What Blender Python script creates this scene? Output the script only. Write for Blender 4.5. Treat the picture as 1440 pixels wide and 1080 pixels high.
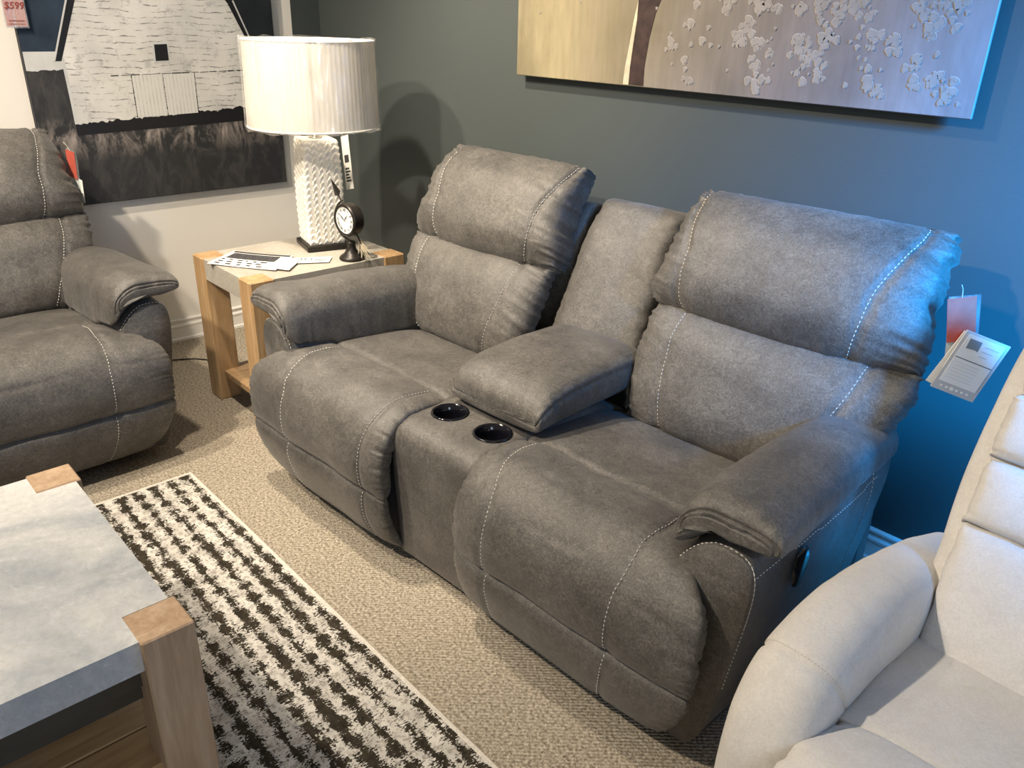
import bpy, bmesh, math, random
import numpy as np
from mathutils import Vector, Matrix

sc = bpy.context.scene
for o in list(bpy.data.objects):
    bpy.data.objects.remove(o, do_unlink=True)
COL = sc.collection
random.seed(5)

# ------------------------------------------------------------------ camera
YAW, PITCH, ROLL, FPX = 0.81800132, 0.42792362, 0.02817416, 1133.274
fwd = Vector((-math.sin(YAW) * math.cos(PITCH), math.cos(YAW) * math.cos(PITCH), -math.sin(PITCH)))
rgt = Vector((math.cos(YAW), math.sin(YAW), 0))
upv = rgt.cross(fwd)
r2 = math.cos(ROLL) * rgt + math.sin(ROLL) * upv
u2 = -math.sin(ROLL) * rgt + math.cos(ROLL) * upv
cam = bpy.data.objects.new('camera', bpy.data.cameras.new('camera'))
COL.objects.link(cam)
cam.matrix_world = Matrix(((r2.x, u2.x, -fwd.x, 0), (r2.y, u2.y, -fwd.y, 0), (r2.z, u2.z, -fwd.z, 1.5), (0, 0, 0, 1)))
cam.data.sensor_width = 36.0
cam.data.lens = 36.0 * FPX / 1440.0
cam.data.clip_start = 0.02
sc.camera = cam

# ------------------------------------------------------------------ world, lamps, exposure
W = bpy.data.worlds.new('showroom_air'); sc.world = W
W.use_nodes = True
W.node_tree.nodes['Background'].inputs[0].default_value = (1.0, 0.93, 0.83, 1)
W.node_tree.nodes['Background'].inputs[1].default_value = 0.24


def spot(name, loc, target, power, color, size=1.3, blend=0.5, radius=0.05):
    l = bpy.data.lights.new(name, 'SPOT'); l.energy = power; l.color = color
    l.spot_size = size; l.spot_blend = blend; l.shadow_soft_size = radius
    o = bpy.data.objects.new(name, l); COL.objects.link(o); o.location = loc
    o.rotation_euler = (Vector(target) - Vector(loc)).to_track_quat('-Z', 'Y').to_euler()
    return o


def area(name, loc, target, power, color, sx, sy):
    l = bpy.data.lights.new(name, 'AREA'); l.energy = power; l.color = color
    l.shape = 'RECTANGLE'; l.size = sx; l.size_y = sy
    o = bpy.data.objects.new(name, l); COL.objects.link(o); o.location = loc
    o.rotation_euler = (Vector(target) - Vector(loc)).to_track_quat('-Z', 'Y').to_euler()
    return o


WARM = (1.0, 0.86, 0.68)
spot('ceiling_spot_wall', (-2.4, 0.85, 2.8), (-2.1, 2.0, 0.8), 300, WARM, 1.5, 0.8, 0.05)
spot('ceiling_spot_room', (-1.9, -0.8, 2.9), (-2.0, 0.8, 0.2), 360, WARM, 1.7, 0.6, 0.06)
spot('ceiling_spot_corner', (-2.7, -0.3, 2.9), (-3.3, 1.4, 0.4), 275, WARM, 1.5, 0.6, 0.05)
spot('daylight_beam', (1.5, 1.15, 2.25), (0.42, 2.23, 1.35), 5000, (0.006, 0.34, 1.0), 1.06, 1.0, 0.25)
area('shopfront_daylight', (2.6, -1.6, 1.9), (-1.2, 0.1, 0.4), 38, (0.72, 0.84, 1.0), 1.2, 1.4)

sc.view_settings.view_transform = 'Standard'
sc.view_settings.look = 'None'
sc.view_settings.exposure = 0.0
sc.view_settings.gamma = 1.0
sc.view_settings.use_curve_mapping = False


# ------------------------------------------------------------------ materials
def newmat(name):
    m = bpy.data.materials.new(name); m.use_nodes = True
    nt = m.node_tree; b = nt.nodes['Principled BSDF']
    return m, nt, b


def N(nt, t, **kw):
    n = nt.nodes.new(t)
    for k, v in kw.items():
        if k in n.inputs.keys():
            n.inputs[k].default_value = v
        else:
            setattr(n, k, v)
    return n


def coords(nt, scale=(1, 1, 1), rot=(0, 0, 0), kind='Object'):
    tc = nt.nodes.new('ShaderNodeTexCoord'); mp = nt.nodes.new('ShaderNodeMapping')
    mp.inputs['Scale'].default_value = scale; mp.inputs['Rotation'].default_value = rot
    nt.links.new(tc.outputs[kind], mp.inputs['Vector'])
    return mp.outputs[0]


def ramp(nt, fac, stops, interp='LINEAR'):
    r = nt.nodes.new('ShaderNodeValToRGB'); r.color_ramp.interpolation = interp
    e = r.color_ramp.elements
    while len(e) < len(stops):
        e.new(0.5)
    for k, (p, c) in enumerate(stops):
        e[k].position = p
        e[k].color = (c[0], c[1], c[2], 1) if isinstance(c, (tuple, list)) else (c, c, c, 1)
    nt.links.new(fac, r.inputs[0])
    return r.outputs[0]


def mixc(nt, fac, a, b, mode='MIX'):
    m = nt.nodes.new('ShaderNodeMix'); m.data_type = 'RGBA'; m.blend_type = mode
    for sock, v in ((m.inputs[0], fac), (m.inputs[6], a), (m.inputs[7], b)):
        if hasattr(v, 'links') or isinstance(v, bpy.types.NodeSocket):
            nt.links.new(v, sock)
        elif isinstance(v, (int, float)):
            sock.default_value = v
        else:
            sock.default_value = (v[0], v[1], v[2], 1)
    return m.outputs[2]


def mth(nt, op, a, b=0.0, c=None):
    m = nt.nodes.new('ShaderNodeMath'); m.operation = op
    vals = (a, b) if c is None else (a, b, c)
    for k, v in enumerate(vals):
        if isinstance(v, bpy.types.NodeSocket):
            nt.links.new(v, m.inputs[k])
        else:
            m.inputs[k].default_value = v
    return m.outputs[0]


def bump(nt, b, h, strength=0.3, dist=0.002):
    n = nt.nodes.new('ShaderNodeBump'); n.inputs['Strength'].default_value = strength
    n.inputs['Distance'].default_value = dist
    nt.links.new(h, n.inputs['Height']); nt.links.new(n.outputs[0], b.inputs['Normal'])
    return n


def plain(name, col, rough=0.5, spec=0.5, metal=0.0, noise=0.0, nscale=20, bumpd=0.0):
    m, nt, b = newmat(name)
    b.inputs['Roughness'].default_value = rough
    b.inputs['Specular IOR Level'].default_value = spec
    b.inputs['Metallic'].default_value = metal
    v = coords(nt)
    n = N(nt, 'ShaderNodeTexNoise', Scale=nscale, Detail=5.0); nt.links.new(v, n.inputs['Vector'])
    lo = tuple(c * (1 - noise) for c in col); hi = tuple(min(1, c * (1 + noise)) for c in col)
    nt.links.new(ramp(nt, n.outputs[0], [(0.3, lo), (0.7, hi)]), b.inputs['Base Color'])
    if bumpd:
        bump(nt, b, n.outputs[0], 0.5, bumpd)
    return m


def suede(name, dark, mid, lite, rough=0.55, spec=0.45, mott=1.0, seed=0.0):
    """napped upholstery: cloudy mottling, fine speckle, creased grain"""
    m, nt, b = newmat(name)
    v = coords(nt)
    n1 = N(nt, 'ShaderNodeTexNoise', Scale=6.0, Detail=8.0, Roughness=0.65, Distortion=0.4); nt.links.new(v, n1.inputs['Vector'])
    n2 = N(nt, 'ShaderNodeTexNoise', Scale=240.0, Detail=4.0, Roughness=0.75); nt.links.new(v, n2.inputs['Vector'])
    n3 = N(nt, 'ShaderNodeTexNoise', Scale=42.0, Detail=9.0, Roughness=0.85, Distortion=1.4); nt.links.new(v, n3.inputs['Vector'])
    c1 = ramp(nt, n1.outputs[0], [(0.34, dark), (0.5, mid), (0.68, lite)])
    c3 = ramp(nt, n3.outputs[0], [(0.38, 0.66), (0.5, 1.0), (0.62, 1.36)])
    c2 = ramp(nt, n2.outputs[0], [(0.36, 0.62), (0.52, 1.0), (0.68, 1.5)])
    c = mixc(nt, mott, c1, c3, 'MULTIPLY'); c = mixc(nt, mott, c, c2, 'MULTIPLY')
    nt.links.new(c, b.inputs['Base Color'])
    b.inputs['Roughness'].default_value = rough
    b.inputs['Specular IOR Level'].default_value = spec
    b.inputs['Sheen Weight'].default_value = 0.12
    b.inputs['Sheen Roughness'].default_value = 0.4
    h = mth(nt, 'ADD', mth(nt, 'MULTIPLY', n3.outputs[0], 1.0), mth(nt, 'MULTIPLY', n2.outputs[0], 0.5))
    bump(nt, b, h, 0.55, 0.0026)
    return m


M = {}
M['suede'] = suede('charcoal_suede', (.066, .061, .055), (.091, .085, .077), (.121, .113, .102), 0.46, 0.6)
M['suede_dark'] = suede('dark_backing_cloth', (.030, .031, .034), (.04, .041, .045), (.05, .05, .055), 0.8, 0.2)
M['cream'] = suede('cream_microfibre', (.60, .575, .54), (.64, .615, .58), (.68, .655, .62), 0.75, 0.25, 0.14)
M['cream_crease'] = plain('cream_crease', (.30, .26, .21), 0.9, 0.1)
M['thread'] = plain('pale_thread', (.62, .60, .56), 0.6, 0.3)
M['thread_cream'] = plain('cream_thread', (.50, .46, .40), 0.6, 0.3)
M['black_gloss'] = plain('black_gloss_plastic', (.005, .005, .008), 0.1, 0.5)
M['black_iron'] = plain('blackened_iron', (.022, .019, .016), 0.38, 0.5, 0.4, 0.3, 60)
M['white_paint'] = plain('white_wall_paint', (.80, .77, .71), 0.7, 0.25, 0, 0.02, 3)
M['white_trim'] = plain('white_trim_paint', (.78, .76, .72), 0.4, 0.4, 0, 0.01)
M['paper'] = plain('white_paper', (.86, .85, .80), 0.6, 0.3)
M['ink'] = plain('printed_ink', (.05, .05, .055), 0.6, 0.3, 0, 0.5, 300)
M['ink_grey'] = plain('grey_print', (.22, .27, .30), 0.6, 0.3)
M['ink_faint'] = plain('faint_print', (.55, .56, .56), 0.6, 0.3)
M['red_card'] = plain('red_card', (.50, .10, .07), 0.5, 0.4, 0, 0.12, 40)
M['flyer_ink'] = plain('flyer_print', (.06, .06, .065), 0.6, 0.3, 0, 0.6, 120)
M['pink_card'] = plain('pink_card', (.66, .33, .27), 0.5, 0.4, 0, 0.05, 40)
M['red_ink'] = plain('dark_red_ink', (.28, .06, .04), 0.6, 0.3)
M['rope'] = plain('feather_twine', (.42, .36, .26), 0.7, 0.3)
M['brass'] = plain('dull_brass', (.35, .33, .28), 0.3, 0.5, 0.9)
M['shade_white'] = plain('shade_rim_white', (.85, .82, .76), 0.6, 0.3)
M['dial'] = plain('white_dial', (.82, .81, .77), 0.45, 0.4)
M['ceramic'] = plain('white_glazed_ceramic', (.84, .81, .74), 0.28, 0.5)
M['canvas_edge'] = plain('dark_canvas_edge', (.02, .022, .028), 0.6, 0.3)
M['canvas_tan'] = plain('tan_canvas_edge', (.42, .37, .29), 0.7, 0.3)


def dark_wall():
    m, nt, b = newmat('slate_wall_paint')
    v = coords(nt)
    n = N(nt, 'ShaderNodeTexNoise', Scale=220.0, Detail=3.0); nt.links.new(v, n.inputs['Vector'])
    n2 = N(nt, 'ShaderNodeTexNoise', Scale=1.5, Detail=3.0); nt.links.new(v, n2.inputs['Vector'])
    nt.links.new(ramp(nt, n2.outputs[0], [(0.3, (.055, .065, .064)), (0.7, (.061, .072, .071))]), b.inputs['Base Color'])
    b.inputs['Roughness'].default_value = 0.5; b.inputs['Specular IOR Level'].default_value = 0.3
    bump(nt, b, n.outputs[0], 0.25, 0.001)
    return m


M['dark_wall'] = dark_wall()


def carpet():
    m, nt, b = newmat('beige_loop_carpet')
    v = coords(nt, (1, 1, 1), (0, 0, 0.0))
    vo = N(nt, 'ShaderNodeTexVoronoi', Scale=190.0); nt.links.new(v, vo.inputs['Vector'])
    n1 = N(nt, 'ShaderNodeTexNoise', Scale=120.0, Detail=3.0); nt.links.new(v, n1.inputs['Vector'])
    n2 = N(nt, 'ShaderNodeTexNoise', Scale=3.0, Detail=4.0); nt.links.new(v, n2.inputs['Vector'])
    vr = coords(nt, (1, 1, 1), (0, 0, 0.75))
    wv = N(nt, 'ShaderNodeTexWave', Scale=34.0, Distortion=2.5, Detail=2.0); wv.inputs['Detail Scale'].default_value = 6.0
    nt.links.new(vr, wv.inputs['Vector'])
    c = ramp(nt, n1.outputs[0], [(0.33, (.24, .205, .155)), (0.5, (.43, .375, .295)), (0.68, (.60, .535, .44))])
    c = mixc(nt, 0.55, c, ramp(nt, vo.outputs['Distance'], [(0.0, 1.15), (0.6, 0.7)]), 'MULTIPLY')
    c = mixc(nt, 0.35, c, ramp(nt, wv.outputs[0], [(0.2, 0.65), (0.8, 1.15)]), 'MULTIPLY')
    c = mixc(nt, 0.4, c, ramp(nt, n2.outputs[0], [(0.3, 0.85), (0.7, 1.1)]), 'MULTIPLY')
    nt.links.new(c, b.inputs['Base Color'])
    b.inputs['Roughness'].default_value = 0.95; b.inputs['Specular IOR Level'].default_value = 0.1
    h = mth(nt, 'ADD', mth(nt, 'MULTIPLY', vo.outputs['Distance'], -1.0), wv.outputs[0])
    bump(nt, b, h, 0.7, 0.004)
    return m


M['carpet'] = carpet()


def rugmat():
    """cream pile with broken charcoal rows running along the rug"""
    m, nt, b = newmat('rug_pile')
    tc = nt.nodes.new('ShaderNodeTexCoord')
    sp = nt.nodes.new('ShaderNodeSeparateXYZ'); nt.links.new(tc.outputs['Object'], sp.inputs[0])
    X, Y = sp.outputs[0], sp.outputs[1]
    def noise(scale, sx, sy, det=4.0, rough=0.6):
        v = coords(nt, (sx, sy, 1))
        n = N(nt, 'ShaderNodeTexNoise', Scale=scale, Detail=det, Roughness=rough); nt.links.new(v, n.inputs['Vector'])
        return n.outputs[0]
    wob = mth(nt, 'MULTIPLY', mth(nt, 'SUBTRACT', noise(9, 1, 1), 0.5), 0.03)
    yy = mth(nt, 'ADD', Y, wob)
    row = mth(nt, 'MULTIPLY', yy, 1 / 0.056)
    f = mth(nt, 'FRACT', row)
    tri = mth(nt, 'ABSOLUTE', mth(nt, 'SUBTRACT', mth(nt, 'MULTIPLY', f, 2.0), 1.0))       # 0 at row centre .. 1 between rows
    rowid = mth(nt, 'FLOOR', row)
    xs = mth(nt, 'MULTIPLY', mth(nt, 'ADD', X, mth(nt, 'MULTIPLY', rowid, 0.037)), 1 / 0.062)
    fx = mth(nt, 'ABSOLUTE', mth(nt, 'SUBTRACT', mth(nt, 'MULTIPLY', mth(nt, 'FRACT', xs), 2.0), 1.0))
    rag = noise(30, 1.0, 3.0, 5.0, 0.7)        # ragged strokes across the row
    rag2 = noise(120, 2.2, 0.9, 3.0, 0.7)
    big = noise(5, 1.0, 1.6, 2.0)
    s = mth(nt, 'SUBTRACT', 1.26, mth(nt, 'MULTIPLY', tri, 1.35))
    s = mth(nt, 'ADD', s, mth(nt, 'MULTIPLY', mth(nt, 'SUBTRACT', 0.45, fx), 0.6))
    s = mth(nt, 'ADD', s, mth(nt, 'MULTIPLY', mth(nt, 'SUBTRACT', rag, 0.5), 3.0))
    s = mth(nt, 'ADD', s, mth(nt, 'MULTIPLY', mth(nt, 'SUBTRACT', rag2, 0.5), 3.6))
    s = mth(nt, 'ADD', s, mth(nt, 'MULTIPLY', mth(nt, 'SUBTRACT', big, 0.5), 2.4))
    mask = ramp(nt, s, [(0.60, 0.0), (0.66, 1.0)])
    # faint grey ticks linking the rows
    g = mth(nt, 'ADD', mth(nt, 'MULTIPLY', fx, 0.9), mth(nt, 'MULTIPLY', mth(nt, 'SUBTRACT', rag2, 0.5), 3.0))
    gm = ramp(nt, g, [(0.62, 0.0), (0.92, 0.7)])
    base = ramp(nt, noise(14, 1, 1), [(0.3, (.40, .38, .35)), (0.6, (.60, .575, .53))])
    base = mixc(nt, gm, base, (.19, .17, .145))
    dark = ramp(nt, noise(60, 1, 1), [(0.3, (.018, .015, .011)), (0.7, (.050, .042, .030))])
    nt.links.new(mixc(nt, mask, base, dark), b.inputs['Base Color'])
    b.inputs['Roughness'].default_value = 0.95; b.inputs['Specular IOR Level'].default_value = 0.1
    bump(nt, b, mth(nt, 'ADD', mth(nt, 'MULTIPLY', mask, -0.8), noise(260, 1, 1)), 0.6, 0.003)
    return m


M['rug'] = rugmat()
M['rug_edge'] = plain('cream_binding', (.56, .525, .47), 0.9, 0.1, 0, 0.15, 200, 0.002)


def stone(name, c0, c1, rough):
    m, nt, b = newmat(name)
    v = coords(nt)
    n1 = N(nt, 'ShaderNodeTexNoise', Scale=2.6, Detail=6.0, Roughness=0.6, Distortion=1.2); nt.links.new(v, n1.inputs['Vector'])
    n2 = N(nt, 'ShaderNodeTexNoise', Scale=70.0, Detail=5.0, Roughness=0.75); nt.links.new(v, n2.inputs['Vector'])
    vo = N(nt, 'ShaderNodeTexNoise', Scale=22.0, Detail=8.0, Roughness=0.85, Distortion=2.0); nt.links.new(v, vo.inputs['Vector'])
    c = ramp(nt, n1.outputs[0], [(0.38, c0), (0.5, tuple((a + b_) / 2 for a, b_ in zip(c0, c1))), (0.62, c1)])
    c = mixc(nt, 0.6, c, ramp(nt, n2.outputs[0], [(0.3, 0.75), (0.7, 1.18)]), 'MULTIPLY')
    c = mixc(nt, ramp(nt, vo.outputs[0], [(0.58, 0.0), (0.66, 0.6)]), c, (.72, .72, .70))
    nt.links.new(c, b.inputs['Base Color'])
    b.inputs['Specular IOR Level'].default_value = 0.5
    nt.links.new(ramp(nt, vo.outputs[0], [(0.3, rough), (0.7, rough + 0.2)]), b.inputs['Roughness'])
    bump(nt, b, vo.outputs[0], 0.2, 0.001)
    return m


M['concrete'] = stone('grey_concrete', (.33, .355, .385), (.55, .555, .55), 0.2)
M['concrete_light'] = stone('pale_concrete', (.38, .35, .30), (.45, .42, .365), 0.4)
M['apron'] = plain('dark_metal_apron', (.05, .045, .036), 0.5, 0.4, 0.2, 0.2, 9)


def woodmat(name, axis, c0, c1, c2):
    m, nt, b = newmat(name)
    sc_ = [9.0, 9.0, 9.0]; sc_[axis] = 0.8
    v = coords(nt, tuple(sc_))
    n1 = N(nt, 'ShaderNodeTexNoise', Scale=2.4, Detail=7.0, Roughness=0.6, Distortion=1.4); nt.links.new(v, n1.inputs['Vector'])
    v2 = coords(nt, tuple(8 * s for s in sc_))
    n2 = N(nt, 'ShaderNodeTexNoise', Scale=1.6, Detail=4.0); nt.links.new(v2, n2.inputs['Vector'])
    vk = coords(nt, tuple(1.0 if k != axis else 0.45 for k in range(3)))
    kn = N(nt, 'ShaderNodeTexVoronoi', Scale=7.5); nt.links.new(vk, kn.inputs['Vector'])
    c = ramp(nt, n1.outputs[0], [(0.3, c0), (0.5, c1), (0.72, c2)])
    c = mixc(nt, 0.5, c, ramp(nt, n2.outputs[0], [(0.3, 0.78), (0.7, 1.12)]), 'MULTIPLY')
    c = mixc(nt, ramp(nt, kn.outputs['Distance'], [(0.07, 0.0 if 'upright' in name else 0.85), (0.17, 0.0)]), c, (.09, .045, .018))
    nt.links.new(c, b.inputs['Base Color'])
    b.inputs['Roughness'].default_value = 0.42; b.inputs['Specular IOR Level'].default_value = 0.4
    bump(nt, b, n2.outputs[0], 0.25, 0.001)
    return m


OAK = ((.33, .215, .13), (.42, .29, .185), (.50, .365, .25))
M['wood_z'] = woodmat('pine_upright', 2, *OAK)
M['wood_x'] = woodmat('pine_lengthwise', 0, *OAK)
M['wood_y'] = woodmat('pine_crosswise', 1, *OAK)
OAK2 = ((.36, .22, .105), (.46, .30, .155), (.56, .385, .215))
M['wood2_z'] = woodmat('honey_pine_upright', 2, *OAK2)
M['wood2_y'] = woodmat('honey_pine_crosswise', 1, *OAK2)


def clear_film(name, op, rough, tint=(1, 1, 1)):
    m = bpy.data.materials.new(name); m.use_nodes = True
    nt = m.node_tree; nt.nodes.clear()
    out = nt.nodes.new('ShaderNodeOutputMaterial')
    tr = N(nt, 'ShaderNodeBsdfTransparent'); tr.inputs[0].default_value = (*tint, 1)
    gl = N(nt, 'ShaderNodeBsdfGlossy'); gl.inputs['Roughness'].default_value = rough
    df = N(nt, 'ShaderNodeBsdfDiffuse'); df.inputs[0].default_value = (.85, .85, .85, 1)
    v = coords(nt, (9, 9, 1.6))
    n = N(nt, 'ShaderNodeTexNoise', Scale=3.0, Detail=5.0, Distortion=1.0); nt.links.new(v, n.inputs['Vector'])
    bp = nt.nodes.new('ShaderNodeBump'); bp.inputs['Strength'].default_value = 0.8; bp.inputs['Distance'].default_value = 0.01
    nt.links.new(n.outputs[0], bp.inputs['Height']); nt.links.new(bp.outputs[0], gl.inputs['Normal'])
    m1 = nt.nodes.new('ShaderNodeMixShader'); m1.inputs[0].default_value = 0.5
    nt.links.new(gl.outputs[0], m1.inputs[1]); nt.links.new(df.outputs[0], m1.inputs[2])
    m2 = nt.nodes.new('ShaderNodeMixShader'); m2.inputs[0].default_value = op
    f = ramp(nt, n.outputs[0], [(0.35, op * 0.4), (0.6, op), (0.75, min(1, op * 2.6))])
    nt.links.new(f, m2.inputs[0])
    nt.links.new(tr.outputs[0], m2.inputs[1]); nt.links.new(m1.outputs[0], m2.inputs[2])
    nt.links.new(m2.outputs[0], out.inputs[0])
    return m


M['film'] = clear_film('clear_plastic_wrap', 0.22, 0.10)
M['sleeve'] = clear_film('clear_tag_sleeve', 0.22, 0.1, (.9, .95, .97))


def shademat():
    m, nt, b = newmat('pleated_linen_shade')
    b.inputs['Base Color'].default_value = (.62, .595, .54, 1)
    b.inputs['Roughness'].default_value = 0.8
    tl = N(nt, 'ShaderNodeBsdfTranslucent'); tl.inputs[0].default_value = (.75, .70, .62, 1)
    mx = nt.nodes.new('ShaderNodeMixShader'); mx.inputs[0].default_value = 0.2
    out = nt.nodes['Material Output']
    nt.links.new(b.outputs[0], mx.inputs[1]); nt.links.new(tl.outputs[0], mx.inputs[2]); nt.links.new(mx.outputs[0], out.inputs[0])
    return m


M['shade'] = shademat()


# ------------------------------------------------------------------ building helpers
def link(o, parent=None):
    COL.objects.link(o)
    if parent is not None:
        o.parent = parent
    return o


def fix_normals(me):
    b = bmesh.new(); b.from_mesh(me); bmesh.ops.remove_doubles(b, verts=b.verts, dist=1e-5)
    bmesh.ops.recalc_face_normals(b, faces=b.faces); b.to_mesh(me); b.free()


def mesh(name, verts, faces, mat, parent=None, smooth=False, kind=None, label=None):
    me = bpy.data.meshes.new(name)
    me.from_pydata([tuple(map(float, v)) for v in verts], [], [tuple(int(i) for i in f) for f in faces])
    me.validate(); me.update()
    if smooth:
        me.polygons.foreach_set('use_smooth', [True] * len(me.polygons))
    for m in (mat if isinstance(mat, (list, tuple)) else [mat]):
        me.materials.append(M[m] if isinstance(m, str) else m)
    o = bpy.data.objects.new(name, me)
    if kind: o['kind'] = kind
    if label: o['label'] = label
    return link(o, parent)


def thing(name, label, cat, loc=(0, 0, 0), rz=0.0, group=None):
    o = bpy.data.objects.new(name, None); o.empty_display_size = 0.1
    o.location = loc; o.rotation_euler = (0, 0, rz)
    o['label'] = label; o['category'] = cat
    if group: o['group'] = group
    return link(o)


def tag(o, label, cat, group=None):
    o['label'] = label; o['category'] = cat
    if group: o['group'] = group
    return o


class Acc:
    """collects simple solids and writes them as one mesh"""
    def __init__(self): self.v = []; self.f = []

    def add(self, v, f):
        n = len(self.v); self.v += [tuple(p) for p in v]; self.f += [tuple(i + n for i in q) for q in f]; return self

    def box(self, x0, y0, z0, x1, y1, z1, bev=0.0):
        if bev <= 0:
            v = [(x, y, z) for x in (x0, x1) for y in (y0, y1) for z in (z0, z1)]
            f = [(0, 1, 3, 2), (4, 6, 7, 5), (0, 4, 5, 1), (2, 3, 7, 6), (0, 2, 6, 4), (1, 5, 7, 3)]
            return self.add(v, f)
        v = []; idx = {}
        X = (x0, x1); Y = (y0, y1); Z = (z0, z1)
        for i in (0, 1):
            for j in (0, 1):
                for k in (0, 1):
                    sx, sy, sz = 1 - 2 * i, 1 - 2 * j, 1 - 2 * k
                    for a in range(3):
                        d = [bev * sx, bev * sy, bev * sz]; d[a] = 0
                        idx[(i, j, k, a)] = len(v)
                        v.append((X[i] + d[0], Y[j] + d[1], Z[k] + d[2]))
        f = []
        for a in range(3):
            b_, c_ = [q for q in range(3) if q != a]
            for s in (0, 1):
                q = []
                for (p, r) in ((0, 0), (1, 0), (1, 1), (0, 1)):
                    t = [0, 0, 0]; t[a] = s; t[b_] = p; t[c_] = r
                    q.append(idx[(*t, a)])
                f.append(tuple(q))
        for a in range(3):      # edge bevels, edges along axis a
            b_, c_ = [q for q in range(3) if q != a]
            for p in (0, 1):
                for r in (0, 1):
                    t0 = [0, 0, 0]; t0[b_] = p; t0[c_] = r; t1 = list(t0); t1[a] = 1
                    f.append((idx[(*t0, b_)], idx[(*t0, c_)], idx[(*t1, c_)], idx[(*t1, b_)]))
        for i in (0, 1):
            for j in (0, 1):
                for k in (0, 1):
                    f.append(tuple(idx[(i, j, k, a)] for a in range(3)))
        return self.add(v, f)

    def prism(self, poly, axis, a0, a1):
        """polygon in the plane of the other two axes, extruded along axis"""
        n = len(poly); v = []
        for a in (a0, a1):
            for p in poly:
                q = list(p); q.insert(axis, a); v.append(tuple(q))
        f = [tuple(range(n)), tuple(range(2 * n - 1, n - 1, -1))]
        f += [(i, i + n, (i + 1) % n + n, (i + 1) % n) for i in range(n)]
        return self.add(v, f)

    def tube(self, pts, r, n=8, closed=False):
        P = [Vector(p) for p in pts]; K = len(P); rr = r if isinstance(r, (list, tuple)) else [r] * K
        v = []; f = []; ref = Vector((0, 0, 1))
        for i in range(K):
            if closed: T = (P[(i + 1) % K] - P[i - 1]).normalized()
            else: T = (P[min(i + 1, K - 1)] - P[max(i - 1, 0)]).normalized()
            a = T.cross(ref)
            if a.length < 0.05: a = T.cross(Vector((1, 0, 0)))
            a.normalize(); b = T.cross(a)
            for k in range(n):
                t = 2 * math.pi * k / n
                v.append(tuple(P[i] + rr[i] * (math.cos(t) * a + math.sin(t) * b)))
        for i in range(K if closed else K - 1):
            j = (i + 1) % K
            for k in range(n):
                f.append((i * n + k, i * n + (k + 1) % n, j * n + (k + 1) % n, j * n + k))
        if not closed:
            f.append(tuple(range(n - 1, -1, -1))); f.append(tuple((K - 1) * n + k for k in range(n)))
        return self.add(v, f)

    def lathe(self, prof, n=40, c=(0, 0, 0)):
        v = []; f = []; K = len(prof)
        for (r, z) in prof:
            for k in range(n):
                t = 2 * math.pi * k / n
                v.append((c[0] + r * math.cos(t), c[1] + r * math.sin(t), c[2] + z))
        for i in range(K - 1):
            for k in range(n):
                f.append((i * n + k, i * n + (k + 1) % n, (i + 1) * n + (k + 1) % n, (i + 1) * n + k))
        return self.add(v, f)

    def build(self, name, mat, parent=None, **kw):
        return mesh(name, self.v, self.f, mat, parent, **kw)


# --- value noise in numpy
_rs = np.random.RandomState(7)
_T = _rs.rand(64, 64, 16)


def vnoise(x, y, z=0.0):
    x, y, z = np.broadcast_arrays(np.asarray(x, float), np.asarray(y, float), np.asarray(z, float))
    xi, yi, zi = np.floor(x).astype(int), np.floor(y).astype(int), np.floor(z).astype(int)
    fx, fy, fz = x - xi, y - yi, z - zi
    fx, fy, fz = [t * t * (3 - 2 * t) for t in (fx, fy, fz)]
    out = 0
    for i in (0, 1):
        for j in (0, 1):
            for k in (0, 1):
                w = (fx if i else 1 - fx) * (fy if j else 1 - fy) * (fz if k else 1 - fz)
                out = out + w * _T[(xi + i) % 64, (yi + j) % 64, (zi + k) % 16]
    return out * 2 - 1


def crom(K, t):
    """Catmull-Rom through rows of K at parameters t"""
    K = np.asarray(K, float); n = len(K)
    i = np.clip(np.floor(t).astype(int), 0, n - 2); f = t - i
    p0 = K[np.clip(i - 1, 0, n - 1)]; p1 = K[i]; p2 = K[i + 1]; p3 = K[np.clip(i + 2, 0, n - 1)]
    sh = (-1,) + (1,) * (K.ndim - 1); f = f.reshape(sh)
    return 0.5 * (2 * p1 + (p2 - p0) * f + (2 * p0 - 5 * p1 + 4 * p2 - p3) * f ** 2 + (3 * p1 - p0 - 3 * p2 + p3) * f ** 3)


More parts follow.
